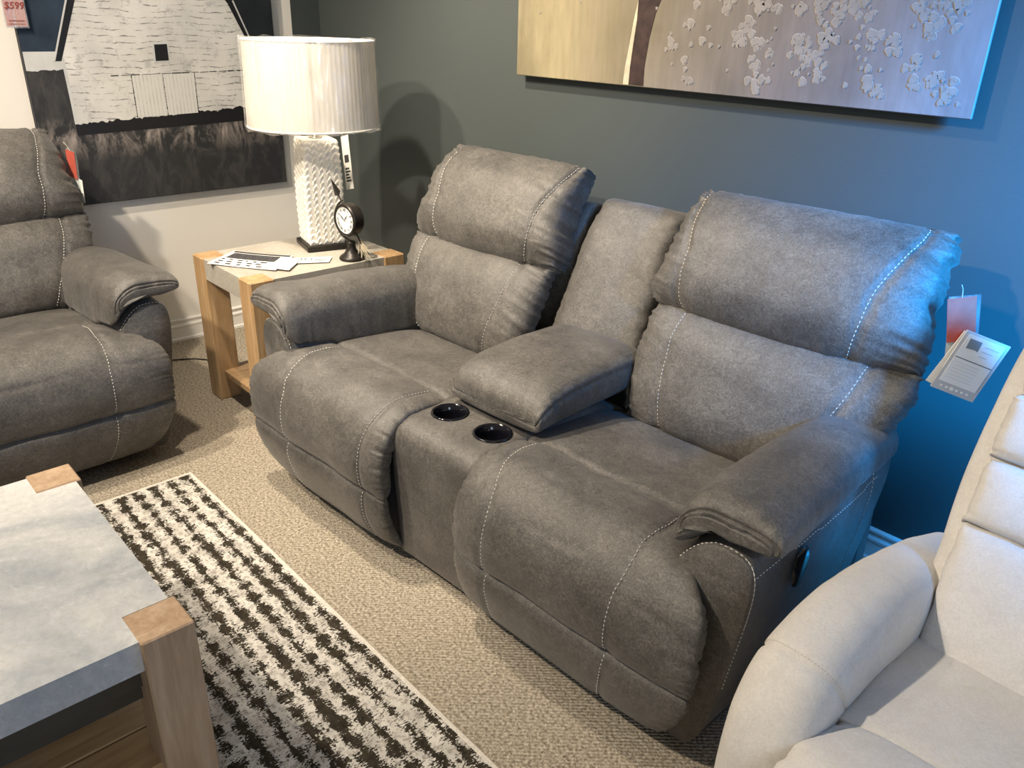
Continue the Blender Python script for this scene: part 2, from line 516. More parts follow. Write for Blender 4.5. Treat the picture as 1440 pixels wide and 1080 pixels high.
class Surf:
    """loft of superellipse sections along a path; rows: dict c, n, s, l, r, tu, td, p"""
    def __init__(self, rows, nv=90, nu=96, disp=None, post=None):
        K = len(rows)
        t = np.linspace(0, K - 1, nv); self.K = K; self.nv = nv; self.nu = nu
        g = lambda k, d=None: crom([r.get(k, d) for r in rows], t)
        c = g('c'); n = g('n'); s = g('s', (1, 0, 0))
        n /= np.linalg.norm(n, axis=1, keepdims=True); s /= np.linalg.norm(s, axis=1, keepdims=True)
        L = g('l'); R = g('r'); tu = g('tu'); td = g('td'); p = g('p', 2.8)
        th = np.linspace(0, 2 * np.pi, nu, endpoint=False)
        C, S = np.cos(th)[None], np.sin(th)[None]
        e = (2 / p)[:, None]
        a = np.sign(C) * np.abs(C) ** e; h = np.sign(S) * np.abs(S) ** e
        x = np.where(a > 0, R[:, None], L[:, None]) * a
        z = np.where(h > 0, tu[:, None], td[:, None]) * h
        P = c[:, None] + s[:, None] * x[..., None] + n[:, None] * z[..., None]
        self.e = 2 / p; self.A = a; self.H = h; self.V = np.repeat(t[:, None], nu, 1); self.P = P
        Nn = self.normals()
        if disp is not None:
            D = disp(a, self.V, h, P)
            self.P = P + Nn * D[..., None]
        if post is not None:
            self.P = post(self.P)
        self.N = self.normals()

    def normals(self):
        P = self.P
        du = np.roll(P, -1, 1) - np.roll(P, 1, 1)
        dv = np.gradient(P, axis=0)
        n = np.cross(du, dv); l = np.linalg.norm(n, axis=2, keepdims=True); n = n / np.maximum(l, 1e-9)
        cc = P.mean(axis=1, keepdims=True)
        if np.sum(n * (P - cc)) < 0: n = -n; self.flip = True
        else: self.flip = False
        return n

    def build(self, name, mat, parent, smooth=True, label=None):
        nv, nu = self.nv, self.nu
        v = list(self.P.reshape(-1, 3)); f = []
        for i in range(nv - 1):
            for j in range(nu):
                k = (j + 1) % nu
                q = (i * nu + j, i * nu + k, (i + 1) * nu + k, (i + 1) * nu + j)
                f.append(q[::-1] if self.flip else q)
        for i, rev in ((0, True), (nv - 1, False)):
            n = len(v); v.append(self.P[i].mean(axis=0))
            for j in range(nu):
                k = (j + 1) % nu
                q = (i * nu + j, i * nu + k, n)
                if rev != self.flip: q = q[::-1]
                f.append(q)
        return mesh(name, v, f, mat, parent, smooth=smooth, label=label)

    def at(self, a, v, off=0.0):
        i = np.clip(v / (self.K - 1) * (self.nv - 1), 0, self.nv - 1.001)
        ii = int(i); fi = i - ii
        e = self.e[ii]
        th = math.acos(max(-1, min(1, math.copysign(abs(a) ** (1 / e), a))))
        j = th / (2 * math.pi) * self.nu; jj = int(j); fj = j - jj
        g = lambda G: ((1 - fi) * ((1 - fj) * G[ii, jj % self.nu] + fj * G[ii, (jj + 1) % self.nu])
                       + fi * ((1 - fj) * G[ii + 1, jj % self.nu] + fj * G[ii + 1, (jj + 1) % self.nu]))
        P = g(self.P); Nn = g(self.N); Nn = Nn / np.linalg.norm(Nn)
        return P + Nn * off, Nn


def dashes(acc, pts, nrm, step=0.0115, ln=0.0085, w=0.0016):
    """little thread stitches laid along a polyline"""
    P = np.array(pts); Nn = np.array(nrm)
    d = np.r_[0, np.cumsum(np.linalg.norm(np.diff(P, axis=0), axis=1))]
    s = step * 0.5
    while s + ln < d[-1]:
        a = np.array([np.interp(s, d, P[:, k]) for k in range(3)])
        b = np.array([np.interp(s + ln, d, P[:, k]) for k in range(3)])
        n = np.array([np.interp(s + ln / 2, d, Nn[:, k]) for k in range(3)]); n /= np.linalg.norm(n)
        t = (b - a) / (np.linalg.norm(b - a) + 1e-9); x = np.cross(t, n) * w; m = (a + b) / 2
        v = [a, m + x, m - x, b, m + n * w * 1.1, m - n * w]
        acc.add([tuple(q) for q in v], [(0, 1, 4), (1, 3, 4), (3, 2, 4), (2, 0, 4), (1, 0, 5), (3, 1, 5), (2, 3, 5), (0, 2, 5)])
        s += step


def seamline(acc, surf, fn, v0, v1, n=70, off=0.0012, shift=0.0):
    pts = []; nr = []
    for k in range(n):
        v = v0 + (v1 - v0) * k / (n - 1)
        p, q = surf.at(fn(v) + shift, v, off); pts.append(p); nr.append(q)
    dashes(acc, pts, nr)


def writing(name, body, size, mat, parent, loc, rot, shear=0.0, ext=.0002):
    cu = bpy.data.curves.new(name, 'FONT'); cu.body = body; cu.size = size; cu.align_x = 'CENTER'; cu.align_y = 'CENTER'
    cu.extrude = ext; cu.offset = size * .012; cu.shear = shear; cu.resolution_u = 3
    t = bpy.data.objects.new('lettering', cu); COL.objects.link(t); bpy.context.view_layer.update()
    me = bpy.data.meshes.new_from_object(t.evaluated_get(bpy.context.evaluated_depsgraph_get()))
    bpy.data.objects.remove(t, do_unlink=True); me.materials.clear(); me.materials.append(M[mat])
    o = bpy.data.objects.new(name, me); link(o, parent); o.location = loc; o.rotation_euler = rot
    return o


def sm(t, a, b):
    x = np.clip((t - a) / (b - a), 0, 1); return x * x * (3 - 2 * x)


def lerp_fn(xs, ys):
    def f(v):
        return np.interp(v, xs, ys)
    return f


def soft(P, amp=1.0, seed=0.0):
    return amp * (0.0035 * vnoise(P[..., 0] * 7 + seed, P[..., 1] * 7, P[..., 2] * 7)
                  + 0.0012 * vnoise(P[..., 0] * 24, P[..., 1] * 24 + seed, P[..., 2] * 24))


def folds(coord, dist, amp, length, freq, seed=0.0):
    """gathered creases that run away from a seam and fade out"""
    n = vnoise(coord * freq * 1.25 + seed, dist * 5 + seed, 0.3) + 0.6 * vnoise(coord * freq * 2.6 + 3 + seed, dist * 8, 1.7)
    return -amp * 1.1 * np.sqrt(np.abs(n) + 1e-6) * np.abs(n) ** .3 * np.exp(-dist / length)


# ------------------------------------------------------------------ recliner upholstery (sofa frame: x right, y back, z up)
def seat_cushion(parent, cx, sg, wi, wo, flare, seed):
    """seat pad that spills over the front; sg=+1 when the arm is on the right, wi/wo widths to the inner and arm side"""
    prof = [  # y, z, extra arm-side flare, tu
        (.60, .43, 0, .03), (.50, .455, 0, .035), (.40, .478, 0, .035), (.27, .492, 0, .035), (.15, .500, 0, .035), (.06, .508, .01, .036),
        (-.02, .503, .06, .038), (-.085, .465, .12, .04), (-.125, .405, .14, .04), (-.14, .335, .14, .04), (-.135, .275, .14, .036), (-.118, .245, .135, .01)]
    rows = []
    for i, (y, z, fl, tu) in enumerate(prof):
        a = prof[max(i - 1, 0)]; b = prof[min(i + 1, len(prof) - 1)]
        T = Vector((0, b[0] - a[0], b[1] - a[1])).normalized()
        n = Vector((0, T.z, -T.y))
        if n.z < 0 and i < 5: n = -n
        if n.y > 0: n = -n
        n = Vector((0, -abs(T.z), abs(T.y))) if i <= 9 else Vector((0, -1, 0.1)).normalized()
        o = wo + fl * flare; w = wi + (0.004 if i > 5 else 0)
        l, r = (w, o) if sg > 0 else (o, w)
        td = 0.05 if i > 1 else 0.03
        if i == len(prof) - 1: td = 0.03
        c = Vector((cx, y, z)) - n * tu
        rows.append(dict(c=tuple(c), n=tuple(n), l=l, r=r, tu=tu, td=td, p=3.6))
    K = len(rows)
    # stitched seams: left one and right one in fractions of the half-widths
    if sg > 0:
        xl = lerp_fn([4.2, 5, 6, 7, 8, 10, 11], [-.80, -.80, -.72, -.60, -.55, -.56, -.56])
        xr = lerp_fn([4.2, 5, 6, 7, 8, 10, 11], [.80, .79, .66, .58, .54, .53, .53])
    else:
        xr = lerp_fn([4.2, 5, 6, 7, 8, 10, 11], [.80, .80, .78, .76, .74, .73, .73])
        xl = lerp_fn([4.2, 5, 6, 7, 8, 10, 11], [-.80, -.79, -.64, -.52, -.46, -.45, -.45])

    def disp(a, v, h, P):
        top = (h > 0)
        hw = np.where(a > 0, wo if sg > 0 else wi, wi if sg > 0 else wo) + .05
        D = soft(P, 1.0, seed)
        for fn in (xl, xr):
            d = (a - fn(v)) * hw
            D = D - top * 0.007 * np.exp(-(d / 0.008) ** 2) * sm(v, 4.1, 4.5)
        # seam across the seat
        D = D - top * 0.008 * np.exp(-((v - 4.15) / 0.13) ** 2)
        D = D + top * folds(P[..., 0], np.abs(v - 4.15) * 0.12, 0.006, 0.07, 22, seed) * (v > 3.2)
        # shallow creases across the front roll
        cr = vnoise(P[..., 0] * 9 + seed, v * 0.45, 2.0)
        D = D - top * 0.006 * np.exp(-(cr / 0.10) ** 2) * sm(v, 4.5, 6) * (1 - sm(v, 8, 9.5)) * np.abs(vnoise(P[..., 0] * 3, v, seed))
        # gathers at the side edges
        ed = (1 - np.abs(a)) * hw
        D = D + folds(v * 0.12, ed, 0.006, 0.035, 34, seed + 9) * sm(v, 4.5, 6)
        D = D + folds(P[..., 0], (K - 1 - v) * 0.06, 0.004, 0.03, 26, seed + 4)
        # saddle: sat-in middle
        D = D - top * 0.008 * np.exp(-(a / 0.6) ** 2) * np.exp(-((v - 2.6) / 1.5) ** 2)
        return D
    s = Surf(rows, 150, 110, disp)
    o = s.build('seat_cushion', 'suede', parent)
    acc = Acc()
    for fn, sh in ((xl, 0.02), (xr, -0.02)):
        seamline(acc, s, fn, 4.25, K - 1.1, 90, 0.001, sh)
    acc.build('stitching', 'thread', o, kind='stuff', label='pale thread stitches along the seat seams')
    # footrest pad below
    fp = [(-.112, .252, .13, .008), (-.128, .228, .136, .028), (-.128, .18, .126, .032), (-.112, .12, .10, .032), (-.085, .07, .065, .026), (-.055, .05, .04, .01)]
    rows2 = []
    for i, (y, z, fl, tu) in enumerate(fp):
        a = fp[max(i - 1, 0)]; b = fp[min(i + 1, len(fp) - 1)]
        T = Vector((0, b[0] - a[0], b[1] - a[1])).normalized()
        n = Vector((0, T.z, -T.y)); n = -n if n.y > 0 else n
        if i == 0: n = Vector((0, -1, .3)).normalized()
        o_ = wo + fl * flare
        w = wi + 0.002
        l, r = (w, o_) if sg > 0 else (o_, w)
        c = Vector((cx, y, z)) - n * tu
        rows2.append(dict(c=tuple(c), n=tuple(n), l=l, r=r, tu=tu, td=.03, p=3.6))
    fl_ = (lambda v: xl(11) + .00 * v); fr_ = (lambda v: xr(11) + .0 * v)

    def disp2(a, v, h, P):
        top = (h > 0); hw = wi + .1
        D = soft(P, 0.8, seed + 3)
        for fn in (fl_, fr_):
            D = D - top * 0.006 * np.exp(-((a - fn(v)) * hw / 0.008) ** 2)
        D = D + folds(P[..., 0], v * 0.05, 0.004, 0.03, 26, seed + 1)
        D = D + folds(v * 0.1, (1 - np.abs(a)) * hw, 0.005, 0.03, 34, seed + 5)
        return D
    s2 = Surf(rows2, 60, 110, disp2)
    f = s2.build('footrest_pad', 'suede', parent)
    acc = Acc()
    seamline(acc, s2, fl_, 0.4, 4.6, 40, 0.001, .02); seamline(acc, s2, fr_, 0.4, 4.6, 40, 0.001, -.02)
    acc.build('stitching', 'thread', f, kind='stuff', label='pale thread stitches on the footrest')


def back_cushions(parent, cx, sg, hw, seed, cxs=None):
    """lumbar pillow and head pillow, leaning back"""
    lean = Vector((0, .47, .883))          # up along the backrest
    n = (0, -.883, .47)
    # ---- lumbar
    pr_ = [(.00, .012, 0.80), (.02, .045, .85), (.08, .075, .90), (.17, .087, .98), (.26, .088, 1.06), (.335, .062, 1.08), (.368, .015, 1.06)]
    base = Vector((cx, .50, .44))
    rows = []
    for (d, tu, w) in pr_:
        c = base + lean * d
        li, lo = hw * (0.90 + 0.1 * min(1, d / .2)), hw * w
        l, r = (li, lo) if sg > 0 else (lo, li)
        rows.append(dict(c=tuple(c), n=n, l=l, r=r, tu=tu, td=.05 if tu > .02 else .02, p=3.0))
    q = [0, 1, 2, 3, 4, 5, 6]
    xo = [.58, .58, .62, .68, .70, .71, .71]     # arm side seam
    xi = [.62, .61, .62, .64, .66, .66, .66]     # inner seam
    if sg > 0: xl, xr = lerp_fn(q, [-t for t in xi]), lerp_fn(q, xo)
    else: xl, xr = lerp_fn(q, [-t for t in xo]), lerp_fn(q, xi)

    def disp(a, v, h, P):
        top = h > 0
        D = soft(P, 1.2, seed)
        for fn in (xl, xr):
            D = D - top * 0.008 * np.exp(-((a - fn(v)) * hw / 0.009) ** 2)
        D = D + folds(P[..., 0], v * 0.05, 0.006, 0.05, 20, seed) + folds(P[..., 0], (6 - v) * 0.05, 0.010, 0.05, 24, seed + 2)
        ed = (1 - np.abs(a)) * hw
        D = D + folds(v * 0.08 + 0.3 * P[..., 0], ed, 0.012, 0.05, 26, seed + 6)
        return D
    s = Surf(rows, 90, 110, disp)
    o = s.build('lumbar_cushion', 'suede', parent)
    acc = Acc(); seamline(acc, s, xl, .5, 5.5, 60, .001, .015); seamline(acc, s, xr, .5, 5.5, 60, .001, -.015)
    acc.build('stitching', 'thread', o, kind='stuff', label='pale thread stitches down the lumbar cushion')
    # ---- head
    lean2 = Vector((0, .44, .898))
    n2 = (0, -.898, .44)
    base = Vector((cx, .655, .745))
    pr_ = [(.00, .015, 1.01), (.022, .065, 1.05), (.08, .105, 1.05), (.16, .110, 1.0), (.24, .098, .99), (.31, .072, .97), (.345, .035, .94), (.352, .008, .90)]
    rows = []
    for k, (d, tu, w) in enumerate(pr_):
        c = base + lean2 * d + Vector((0, .02, 0)) * (k > 4)
        rows.append(dict(c=tuple(c), n=n2, l=hw * w, r=hw * w, tu=tu, td=.10 if 1 <= k <= 6 else .04, p=3.4))
    q = list(range(8))
    x1 = [.63, .64, .67, .72, .79, .86, .88, .88]
    off = 0.04 * sg
    xl, xr = lerp_fn(q, [-t - off for t in x1]), lerp_fn(q, [t - off for t in x1])

    def disp(a, v, h, P):
        top = h > -0.2
        D = soft(P, 1.2, seed + 20)
        for fn in (xl, xr):
            D = D - top * 0.009 * np.exp(-((a - fn(v)) * hw / 0.009) ** 2)
        D = D + folds(P[..., 0], v * 0.05, 0.012, 0.05, 22, seed + 3) * (1 - .5 * np.abs(a))
        D = D + folds(P[..., 0], (7 - v) * 0.06, 0.010, 0.05, 20, seed + 8)
        ed = (1 - np.abs(a)) * hw
        D = D + folds(v * 0.08 + .2 * P[..., 0], ed, 0.012, 0.06, 24, seed + 7)
        return D

    def post(P):
        P = P.copy(); t = np.clip(1 - (P[..., 2] - .74) / .2, 0, 1); u = np.clip(np.abs(P[..., 0] - cx) / hw, 0, 1)
        P[..., 2] -= .030 * (1 - u ** 2) * t; P[..., 1] -= .012 * (1 - u ** 2) * t
        return P
    s = Surf(rows, 100, 120, disp, post)
    o = s.build('head_cushion', 'suede', parent)
    acc = Acc(); seamline(acc, s, xl, .6, 6.9, 70, .001, .015); seamline(acc, s, xr, .6, 6.9, 70, .001, -.015)
    acc.build('stitching', 'thread', o, kind='stuff', label='pale thread stitches down the head cushion')


def back_shell(parent, x0, x1, sg):
    """upholstered back panel behind the pillows, leaning"""
    cx = (x0 + x1) / 2; hw = (x1 - x0) / 2
    rows = []
    for (y, z, th) in ((.80, .10, .07), (.81, .25, .075), (.80, .5, .08), (.81, .72, .085), (.84, .88, .07), (.86, .94, .045)):
        rows.append(dict(c=(cx, y, z), n=(0, -1, .2), l=hw, r=hw, tu=th, td=.07, p=5))
    s = Surf(rows, 40, 60, lambda a, v, h, P: soft(P, .8))
    s.build('back_panel', 'suede', parent)


def arm(parent, xi, xo, sg, seed):
    """boxed arm with arched front panel, topped with an overhanging pad"""
    cx = (xi + xo) / 2; hw = abs(xo - xi) / 2
    rows = []
    for (y, k, zt) in ((-.024, .965, .562), (-.016, 1.0, .57), (.02, 1.0, .572), (.15, 1.03, .575), (.33, 1.05, .585), (.50, 1.0, .58), (.62, .93, .57), (.685, .82, .55), (.695, .5, .4)):
        zb = .035
        zc = (zb + zt) / 2; hh = (zt - zb) / 2
        rows.append(dict(c=(cx, y, zc), n=(0, 0, 1), l=hw * k, r=hw * k, tu=hh, td=hh, p=4.6 if zt > .5 else 4))

    def post(P):
        P = P.copy()
        t = np.clip((.56 - P[..., 2]) / .56, 0, 1)
        P[..., 0] -= sg * 0.075 * t * sm(sg * (P[..., 0] - cx), -.5 * hw, hw)
        # arch: the front panel's inner shoulder is lower
        sh = sm(-sg * (P[..., 0] - cx), -.1 * hw, 1.1 * hw)
        P[..., 2] -= .08 * sh * sm(P[..., 2], .3, .56) * (1 - sm(P[..., 1], .0, .2))
        return P

    def disp(a, v, h, P):
        return soft(P, .7, seed) * (v > 1.2)
    s = Surf(rows, 90, 120, disp, post)
    body = s.build('arm_body', 'suede', parent)
    acc = Acc()
    # stitched front edge: over the arch and down the outer corner
    j = [k for k in range(120)]
    ring = s.P[int(2.0 / 8 * 89) - 6]; nr = s.N[int(2.0 / 8 * 89) - 2]
    i0 = int(1.0 / 8 * 89) + 2
    order = range(2, 58) if sg > 0 else range(58, 2, -1)
    tk = [k for k in range(0, 61) if s.P[i0][k][2] > .40]
    path = [s.P[i0][k] + s.N[i0][k] * .001 for k in tk]; nn = [s.N[i0][k] for k in tk]
    dashes(acc, path, nn)
    def outer(i):      # ring points down the outer side, top to bottom
        ks = [k for k in range(120) if sg * (s.P[i][k][0] - cx) > .55 * hw and .06 < s.P[i][k][2] < .565]
        return sorted(ks, key=lambda k: -s.P[i][k][2])
    o_i = outer(i0)
    dashes(acc, [s.P[i0][k] + s.N[i0][k] * .001 for k in o_i], [s.N[i0][k] for k in o_i])
    iv = int(5.3 / 8 * 89)
    dashes(acc, [s.P[iv][k] + s.N[iv][k] * .001 for k in outer(iv)], [s.N[iv][k] for k in outer(iv)])
    # long seam under the pad
    ii = list(range(i0, iv + 4)); kk = [min(outer(i), key=lambda k: abs(s.P[i][k][2] - .528)) for i in ii]
    dashes(acc, [s.P[i][k] + s.N[i][k] * .001 for i, k in zip(ii, kk)], [s.N[i][k] for i, k in zip(ii, kk)])
    acc.build('stitching', 'thread', body, kind='stuff', label='pale thread stitches edging the arm')
    # pad
    rows = []
    pc = cx + sg * .002
    PS = [0, 0, 0, 0, .004, .010, .018, .022, .024, .024]
    for (y, z, w, tu, td) in ((.67, .57, .5, .02, .02), (.655, .575, .85, .05, .03), (.56, .585, .98, .066, .04), (.42, .595, 1.06, .072, .04),
                              (.26, .602, 1.10, .070, .045), (.12, .612, 1.12, .064, .05), (.04, .620, 1.14, .058, .044), (-.01, .623, 1.13, .046, .034),
                              (-.033, .620, 1.06, .026, .020), (-.038, .618, .9, .012, .010)):
        rows.append(dict(c=(pc + sg * PS[len(rows)], y, z), n=(0, 0, 1), l=hw * w, r=hw * w, tu=tu, td=td, p=2.7))

    def disp(a, v, h, P):
        D = soft(P, 1.1, seed + 2)
        dist = np.maximum(0, (9 - v)) * 0.045
        D = D + folds(P[..., 0] * 1.0, dist, 0.012, 0.05, 42, seed) * (v < 8.9)
        D = D + folds(P[..., 1] * 1.0, np.abs(h + .1) * .05, 0.004, 0.03, 26, seed + 5)
        D = D - 0.006 * np.exp(-((v - 8.0) / 0.12) ** 2)
        return D

    def post(P):
        P = P.copy()
        t = sm(P[..., 1], .1, -.06) if False else np.clip((.10 - P[..., 1]) / .16, 0, 1)
        sh = np.clip(-sg * (P[..., 0] - cx) / hw, -1.2, 1.2)
        # the inner side rolls down over the arm, more so at the front
        P[..., 2] -= (0.03 + .035 * t) * np.clip(sh, 0, 1.2) ** 2
        low = np.clip((.60 - P[..., 2]) / .05, 0, 1) * np.clip(sh * 1.4, 0, 1)
        P[..., 2] -= .075 * low
        P[..., 0] -= sg * .012 * low
        return P
    s = Surf(rows, 110, 90, disp, post)
    s.build('arm_pad', 'suede', parent)


def console(parent, x0, x1):
    cx = (x0 + x1) / 2; hw = (x1 - x0) / 2
    # storage body with rounded top front edge
    prof = [(.62, .40), (.45, .478), (.25, .480), (.06, .482), (-.015, .478), (-.05, .455), (-.062, .41), (-.060, .30), (-.052, .18), (-.045, .06), (-.035, .035)]
    na, nb = len(prof), 13
    # dense resample
    t = np.linspace(0, len(prof) - 1, 70); pp = crom(prof, t)
    v = []; f = []
    for i, (y, z) in enumerate(pp):
        for j in range(nb):
            u = j / (nb - 1) * 2 - 1
            v.append((cx + u * hw, y, z - .004 * abs(u) ** 6))
    nr = len(pp)
    for i in range(nr - 1):
        for j in range(nb - 1):
            f.append((i * nb + j, i * nb + j + 1, (i + 1) * nb + j + 1, (i + 1) * nb + j))
    # sides as fans to a rear bottom point
    a = len(v); v.append((cx - hw, .62, .035)); b = len(v); v.append((cx + hw, .62, .035))
    for i in range(nr - 1):
        f.append((i * nb, (i + 1) * nb, a)); f.append((i * nb + nb - 1, b, (i + 1) * nb + nb - 1))
    f.append(tuple(range(nb)) + (b, a)); f.append((a,) + tuple(range((nr - 1) * nb, nr * nb)) + (b,))
    body = mesh('console_body', v, f, 'suede', parent, smooth=True)
    fix_normals(body.data)
    # cut the cup wells
    for k, (x, y) in enumerate(((cx - .086, .086), (cx + .084, .089))):
        cyl = Acc()
        n = 36; ring = [(x + .0475 * math.cos(2 * math.pi * i / n), y + .0475 * math.sin(2 * math.pi * i / n)) for i in range(n)]
        cyl.prism([(p[0], p[1]) for p in ring], 2, .38, .60)
        cut = cyl.build('well_cutter', 'suede', parent); fix_normals(cut.data)
        md = body.modifiers.new('cut', 'BOOLEAN'); md.object = cut; md.operation = 'DIFFERENCE'; md.solver = 'EXACT'
        bpy.context.view_layer.update()
        dg = bpy.context.evaluated_depsgraph_get()
        me = bpy.data.meshes.new_from_object(body.evaluated_get(dg))
        if len(me.polygons) > 200: body.modifiers.clear(); body.data = me
        else: body.modifiers.clear()
        bpy.data.objects.remove(cut, do_unlink=True)
        c = Acc().lathe([(.0, -.072), (.037, -.072), (.0395, -.012), (.0405, -.004), (.047, .0095), (.0495, .0125), (.053, .0118), (.0545, .009), (.0540, .002), (.0472, .001), (.0465, -.06)], 48, (x, y, .474))
        c.build('cup_holder', 'black_gloss', parent, smooth=True)
    # armrest lid
    rows = []
    DZ = .013
    for (y, z, w, tu, td) in ((.60, .545, .85, .04, .03), (.58, .545, .97, .065, .05), (.45, .545, 1.0, .073, .055), (.32, .545, 1.02, .073, .055), (.22, .540, 1.03, .068, .052),
                              (.165, .530, 1.03, .056, .045), (.135, .518, 1.01, .038, .034), (.124, .510, .95, .012, .015)):
        rows.append(dict(c=(cx + .018, y + .008, z + DZ), n=(0, 0, 1), l=hw * w * 1.02, r=hw * w * 1.15, tu=tu, td=td, p=4.2))

    def disp(a, v, h, P):
        D = soft(P, 1.0, 31)
        D = D + folds(P[..., 1], np.abs(h - .35) * .06 + (np.abs(a) < .9) * .2, 0.006, 0.02, 40, 3)
        D = D + folds(P[..., 0], (7 - v) * 0.05, 0.005, 0.03, 26, 4)
        D = D - .005 * np.exp(-((h - .45) / .08) ** 2) * (np.abs(a) > .9)
        return D
    Surf(rows, 80, 100, disp).build('armrest_lid', 'suede', parent)
    Acc().box(x0 + .01, .17, .475, x1 - .01, .6, .52, .01).build('lid_frame', 'suede', parent)
    Acc().box(x1 - .02, .60, .30, x1 + .06, .80, .56, .01).build('dark_gap_block', 'suede_dark', parent)  # added dark block, keeps the bright wall from showing through the gap
    # leaning centre back
    n = Vector((0, -.86, .5)).normalized()
    up = Vector((0, .47, .883))
    rows = []
    base = Vector((cx - .035, .66, .50))
    for (d, tu, w) in ((0, .06, .98), (.05, .09, 1.02), (.2, .10, .98), (.35, .10, .92), (.44, .085, .90), (.49, .06, .88), (.515, .02, .84)):
        c = base + up * d
        rows.append(dict(c=tuple(c), n=tuple(n), l=hw * w * (1.05 + .3 * d), r=hw * w * 1.12, tu=tu, td=.10 if d < .5 else .02, p=4))

    def disp(a, v, h, P):
        D = soft(P, 1.2, 44)
        D = D + folds(P[..., 0], v * 0.07, 0.008, 0.04, 26, 5)
        D = D + folds(P[..., 2], (1 - np.abs(a)) * hw, 0.008, 0.03, 30, 8)
        return D
    Surf(rows, 80, 90, disp).build('console_back', 'suede', parent)


def base_frame(parent, x0, x1):
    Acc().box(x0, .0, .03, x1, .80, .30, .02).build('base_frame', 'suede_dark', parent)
    for x in (x0 + .08, x1 - .08):
        for y in (.08, .72):
            Acc().lathe([(.0, 0), (.022, 0), (.026, .012), (.024, .034), (0, .034)], 16, (x, y, 0)).build('foot', 'black_iron', parent, smooth=True)


# ------------------------------------------------------------------ the setting
XL, YW = -3.83, 2.23


def structure(o): o['kind'] = 'structure'; return o


structure(Acc().box(-4.2, -4.0, -.08, 3.6, 2.6, 0).build('floor', 'carpet'))
structure(Acc().box(XL - .1, YW, 0, 3.6, YW + .12, 3.0).build('wall_back', 'dark_wall'))
wl = Acc().box(XL - .12, -4.0, 0, XL, 2.076, 3.0).box(XL - .12, 2.076, 0, XL - .0005, YW, 3.0)
o = wl.build('wall_left', ['white_paint', 'dark_wall']); structure(o)
for p in list(o.data.polygons)[6:]: p.material_index = 1


def skirting(name, along, a0, a1, wall, sgn):
    # moulded section: (out from wall, height)
    pr_ = [(0, 0), (.020, 0), (.020, .012), (.013, .016), (.013, .066), (.016, .070), (.016, .078), (.009, .084), (.009, .096), (.014, .100), (.014, .106), (0, .110)]
    poly = [(wall + sgn * p, z) for p, z in pr_]
    acc = Acc()
    if along == 'x': acc.prism([(p, z) for p, z in poly], 0, a0, a1)
    else: acc.prism([(p, z) for p, z in poly], 1, a0, a1)
    structure(acc.build(name, 'white_trim'))


skirting('baseboard_back', 'x', XL + .02, 3.6, YW - .0, -1)
skirting('baseboard_left', 'y', -4.0, YW - .02, XL, 1)

# ------------------------------------------------------------------ rug
rg = thing('area_rug', 'cream rug with broken charcoal rows under the stone-topped coffee table', 'rug', (-2.55, -.55, 0))
RX, RY = 3.4, 1.402
rb = Acc().box(.012, .0, .001, RX, RY - .012, .011).build('pile', 'rug', rg)
Acc().box(0, 0, .0005, .014, RY, .0125, .003).box(.014, RY - .014, .0005, RX, RY, .0125, .003).build('binding', 'rug_edge', rg, label='cream bound edge')

# ------------------------------------------------------------------ loveseat with console
ANG = math.radians(2.5)
LO = (-.66 - 2.0 * math.cos(ANG), 1.215 - 2.0 * math.sin(ANG), 0)
lv = thing('reclining_loveseat', 'charcoal suede two-seat reclining loveseat with centre cup-holder console, against the dark wall', 'loveseat', LO, ANG)
base_frame(lv, .24, 2.0)
back_shell(lv, .33, .93, -1); back_shell(lv, 1.36, 2.0, 1)
console(lv, .99, 1.315)
arm(lv, .42, .222, -1, 11)
arm(lv, 1.875, 2.085, 1, 4)
seat_cushion(lv, .70, -1, .30, .29, 1.0, 2.0)
seat_cushion(lv, 1.595, 1, .29, .29, 1.0, 7.0)
back_cushions(lv, .593, -1, .337, 5.0)
back_cushions(lv, 1.695, 1, .367, 12.0)
# power switch on the outer side of the right arm
sw = Acc().lathe([(0, .006), (.030, .006), (.036, .004), (.038, 0)], 32)
sw = sw.build('recline_switch', 'black_gloss', lv, smooth=True)
sw.rotation_euler = (0, math.radians(90), 0); sw.scale = (1.35, .85, 1); sw.location = (2.081, .165, .475)

# ------------------------------------------------------------------ sofa along the white wall
sf = thing('reclining_sofa', 'charcoal suede reclining sofa along the white wall, cut off by the left edge', 'sofa', (-2.785, -.91, 0), math.radians(90))
SW = 1.86
base_frame(sf, .1, SW - .1)
back_shell(sf, .25, .92, -1); back_shell(sf, .93, 1.60, 1)
arm(sf, SW - .21, SW - .0, 1, 6)
arm(sf, .22, .005, -1, 8)
seat_cushion(sf, .49, -1, .44, .30, 1.0, 3.0)
seat_cushion(sf, 1.37, 1, .44, .29, 1.0, 9.0)
back_cushions(sf, .435, -1, .40, 15.0)
back_cushions(sf, 1.445, 1, .355, 22.0)

# ------------------------------------------------------------------ end table
tb = thing('end_table', 'small end table with pale stone top and honey pine corner legs, between sofa and loveseat', 'table', (-3.15, 1.19, 0))
TW, TD, TH, LG = .50, .67, .61, .095
for (x, y) in ((0, 0), (TW - LG, 0), (0, TD - LG), (TW - LG, TD - LG)):
    o = Acc().box(0, 0, 0, LG, LG, TH, .004).build('leg', 'wood2_z', tb); o.location = (x, y, 0)
e = .006
top = Acc().prism([(LG, e), (TW - LG, e), (TW - LG, LG), (TW - e, LG), (TW - e, TD - LG), (TW - LG, TD - LG), (TW - LG, TD - e), (LG, TD - e), (LG, TD - LG), (e, TD - LG), (e, LG), (LG, LG)], 2, TH - .085, TH - .003)
top.build('tabletop', 'concrete_light', tb)
for k in range(4):
    w = (TW - .10) / 4
    Acc().box(.05 + k * w + .0015, .03, .10, .05 + (k + 1) * w - .0015, TD - .03, .128, .003).build('shelf_board', 'wood2_y', tb)

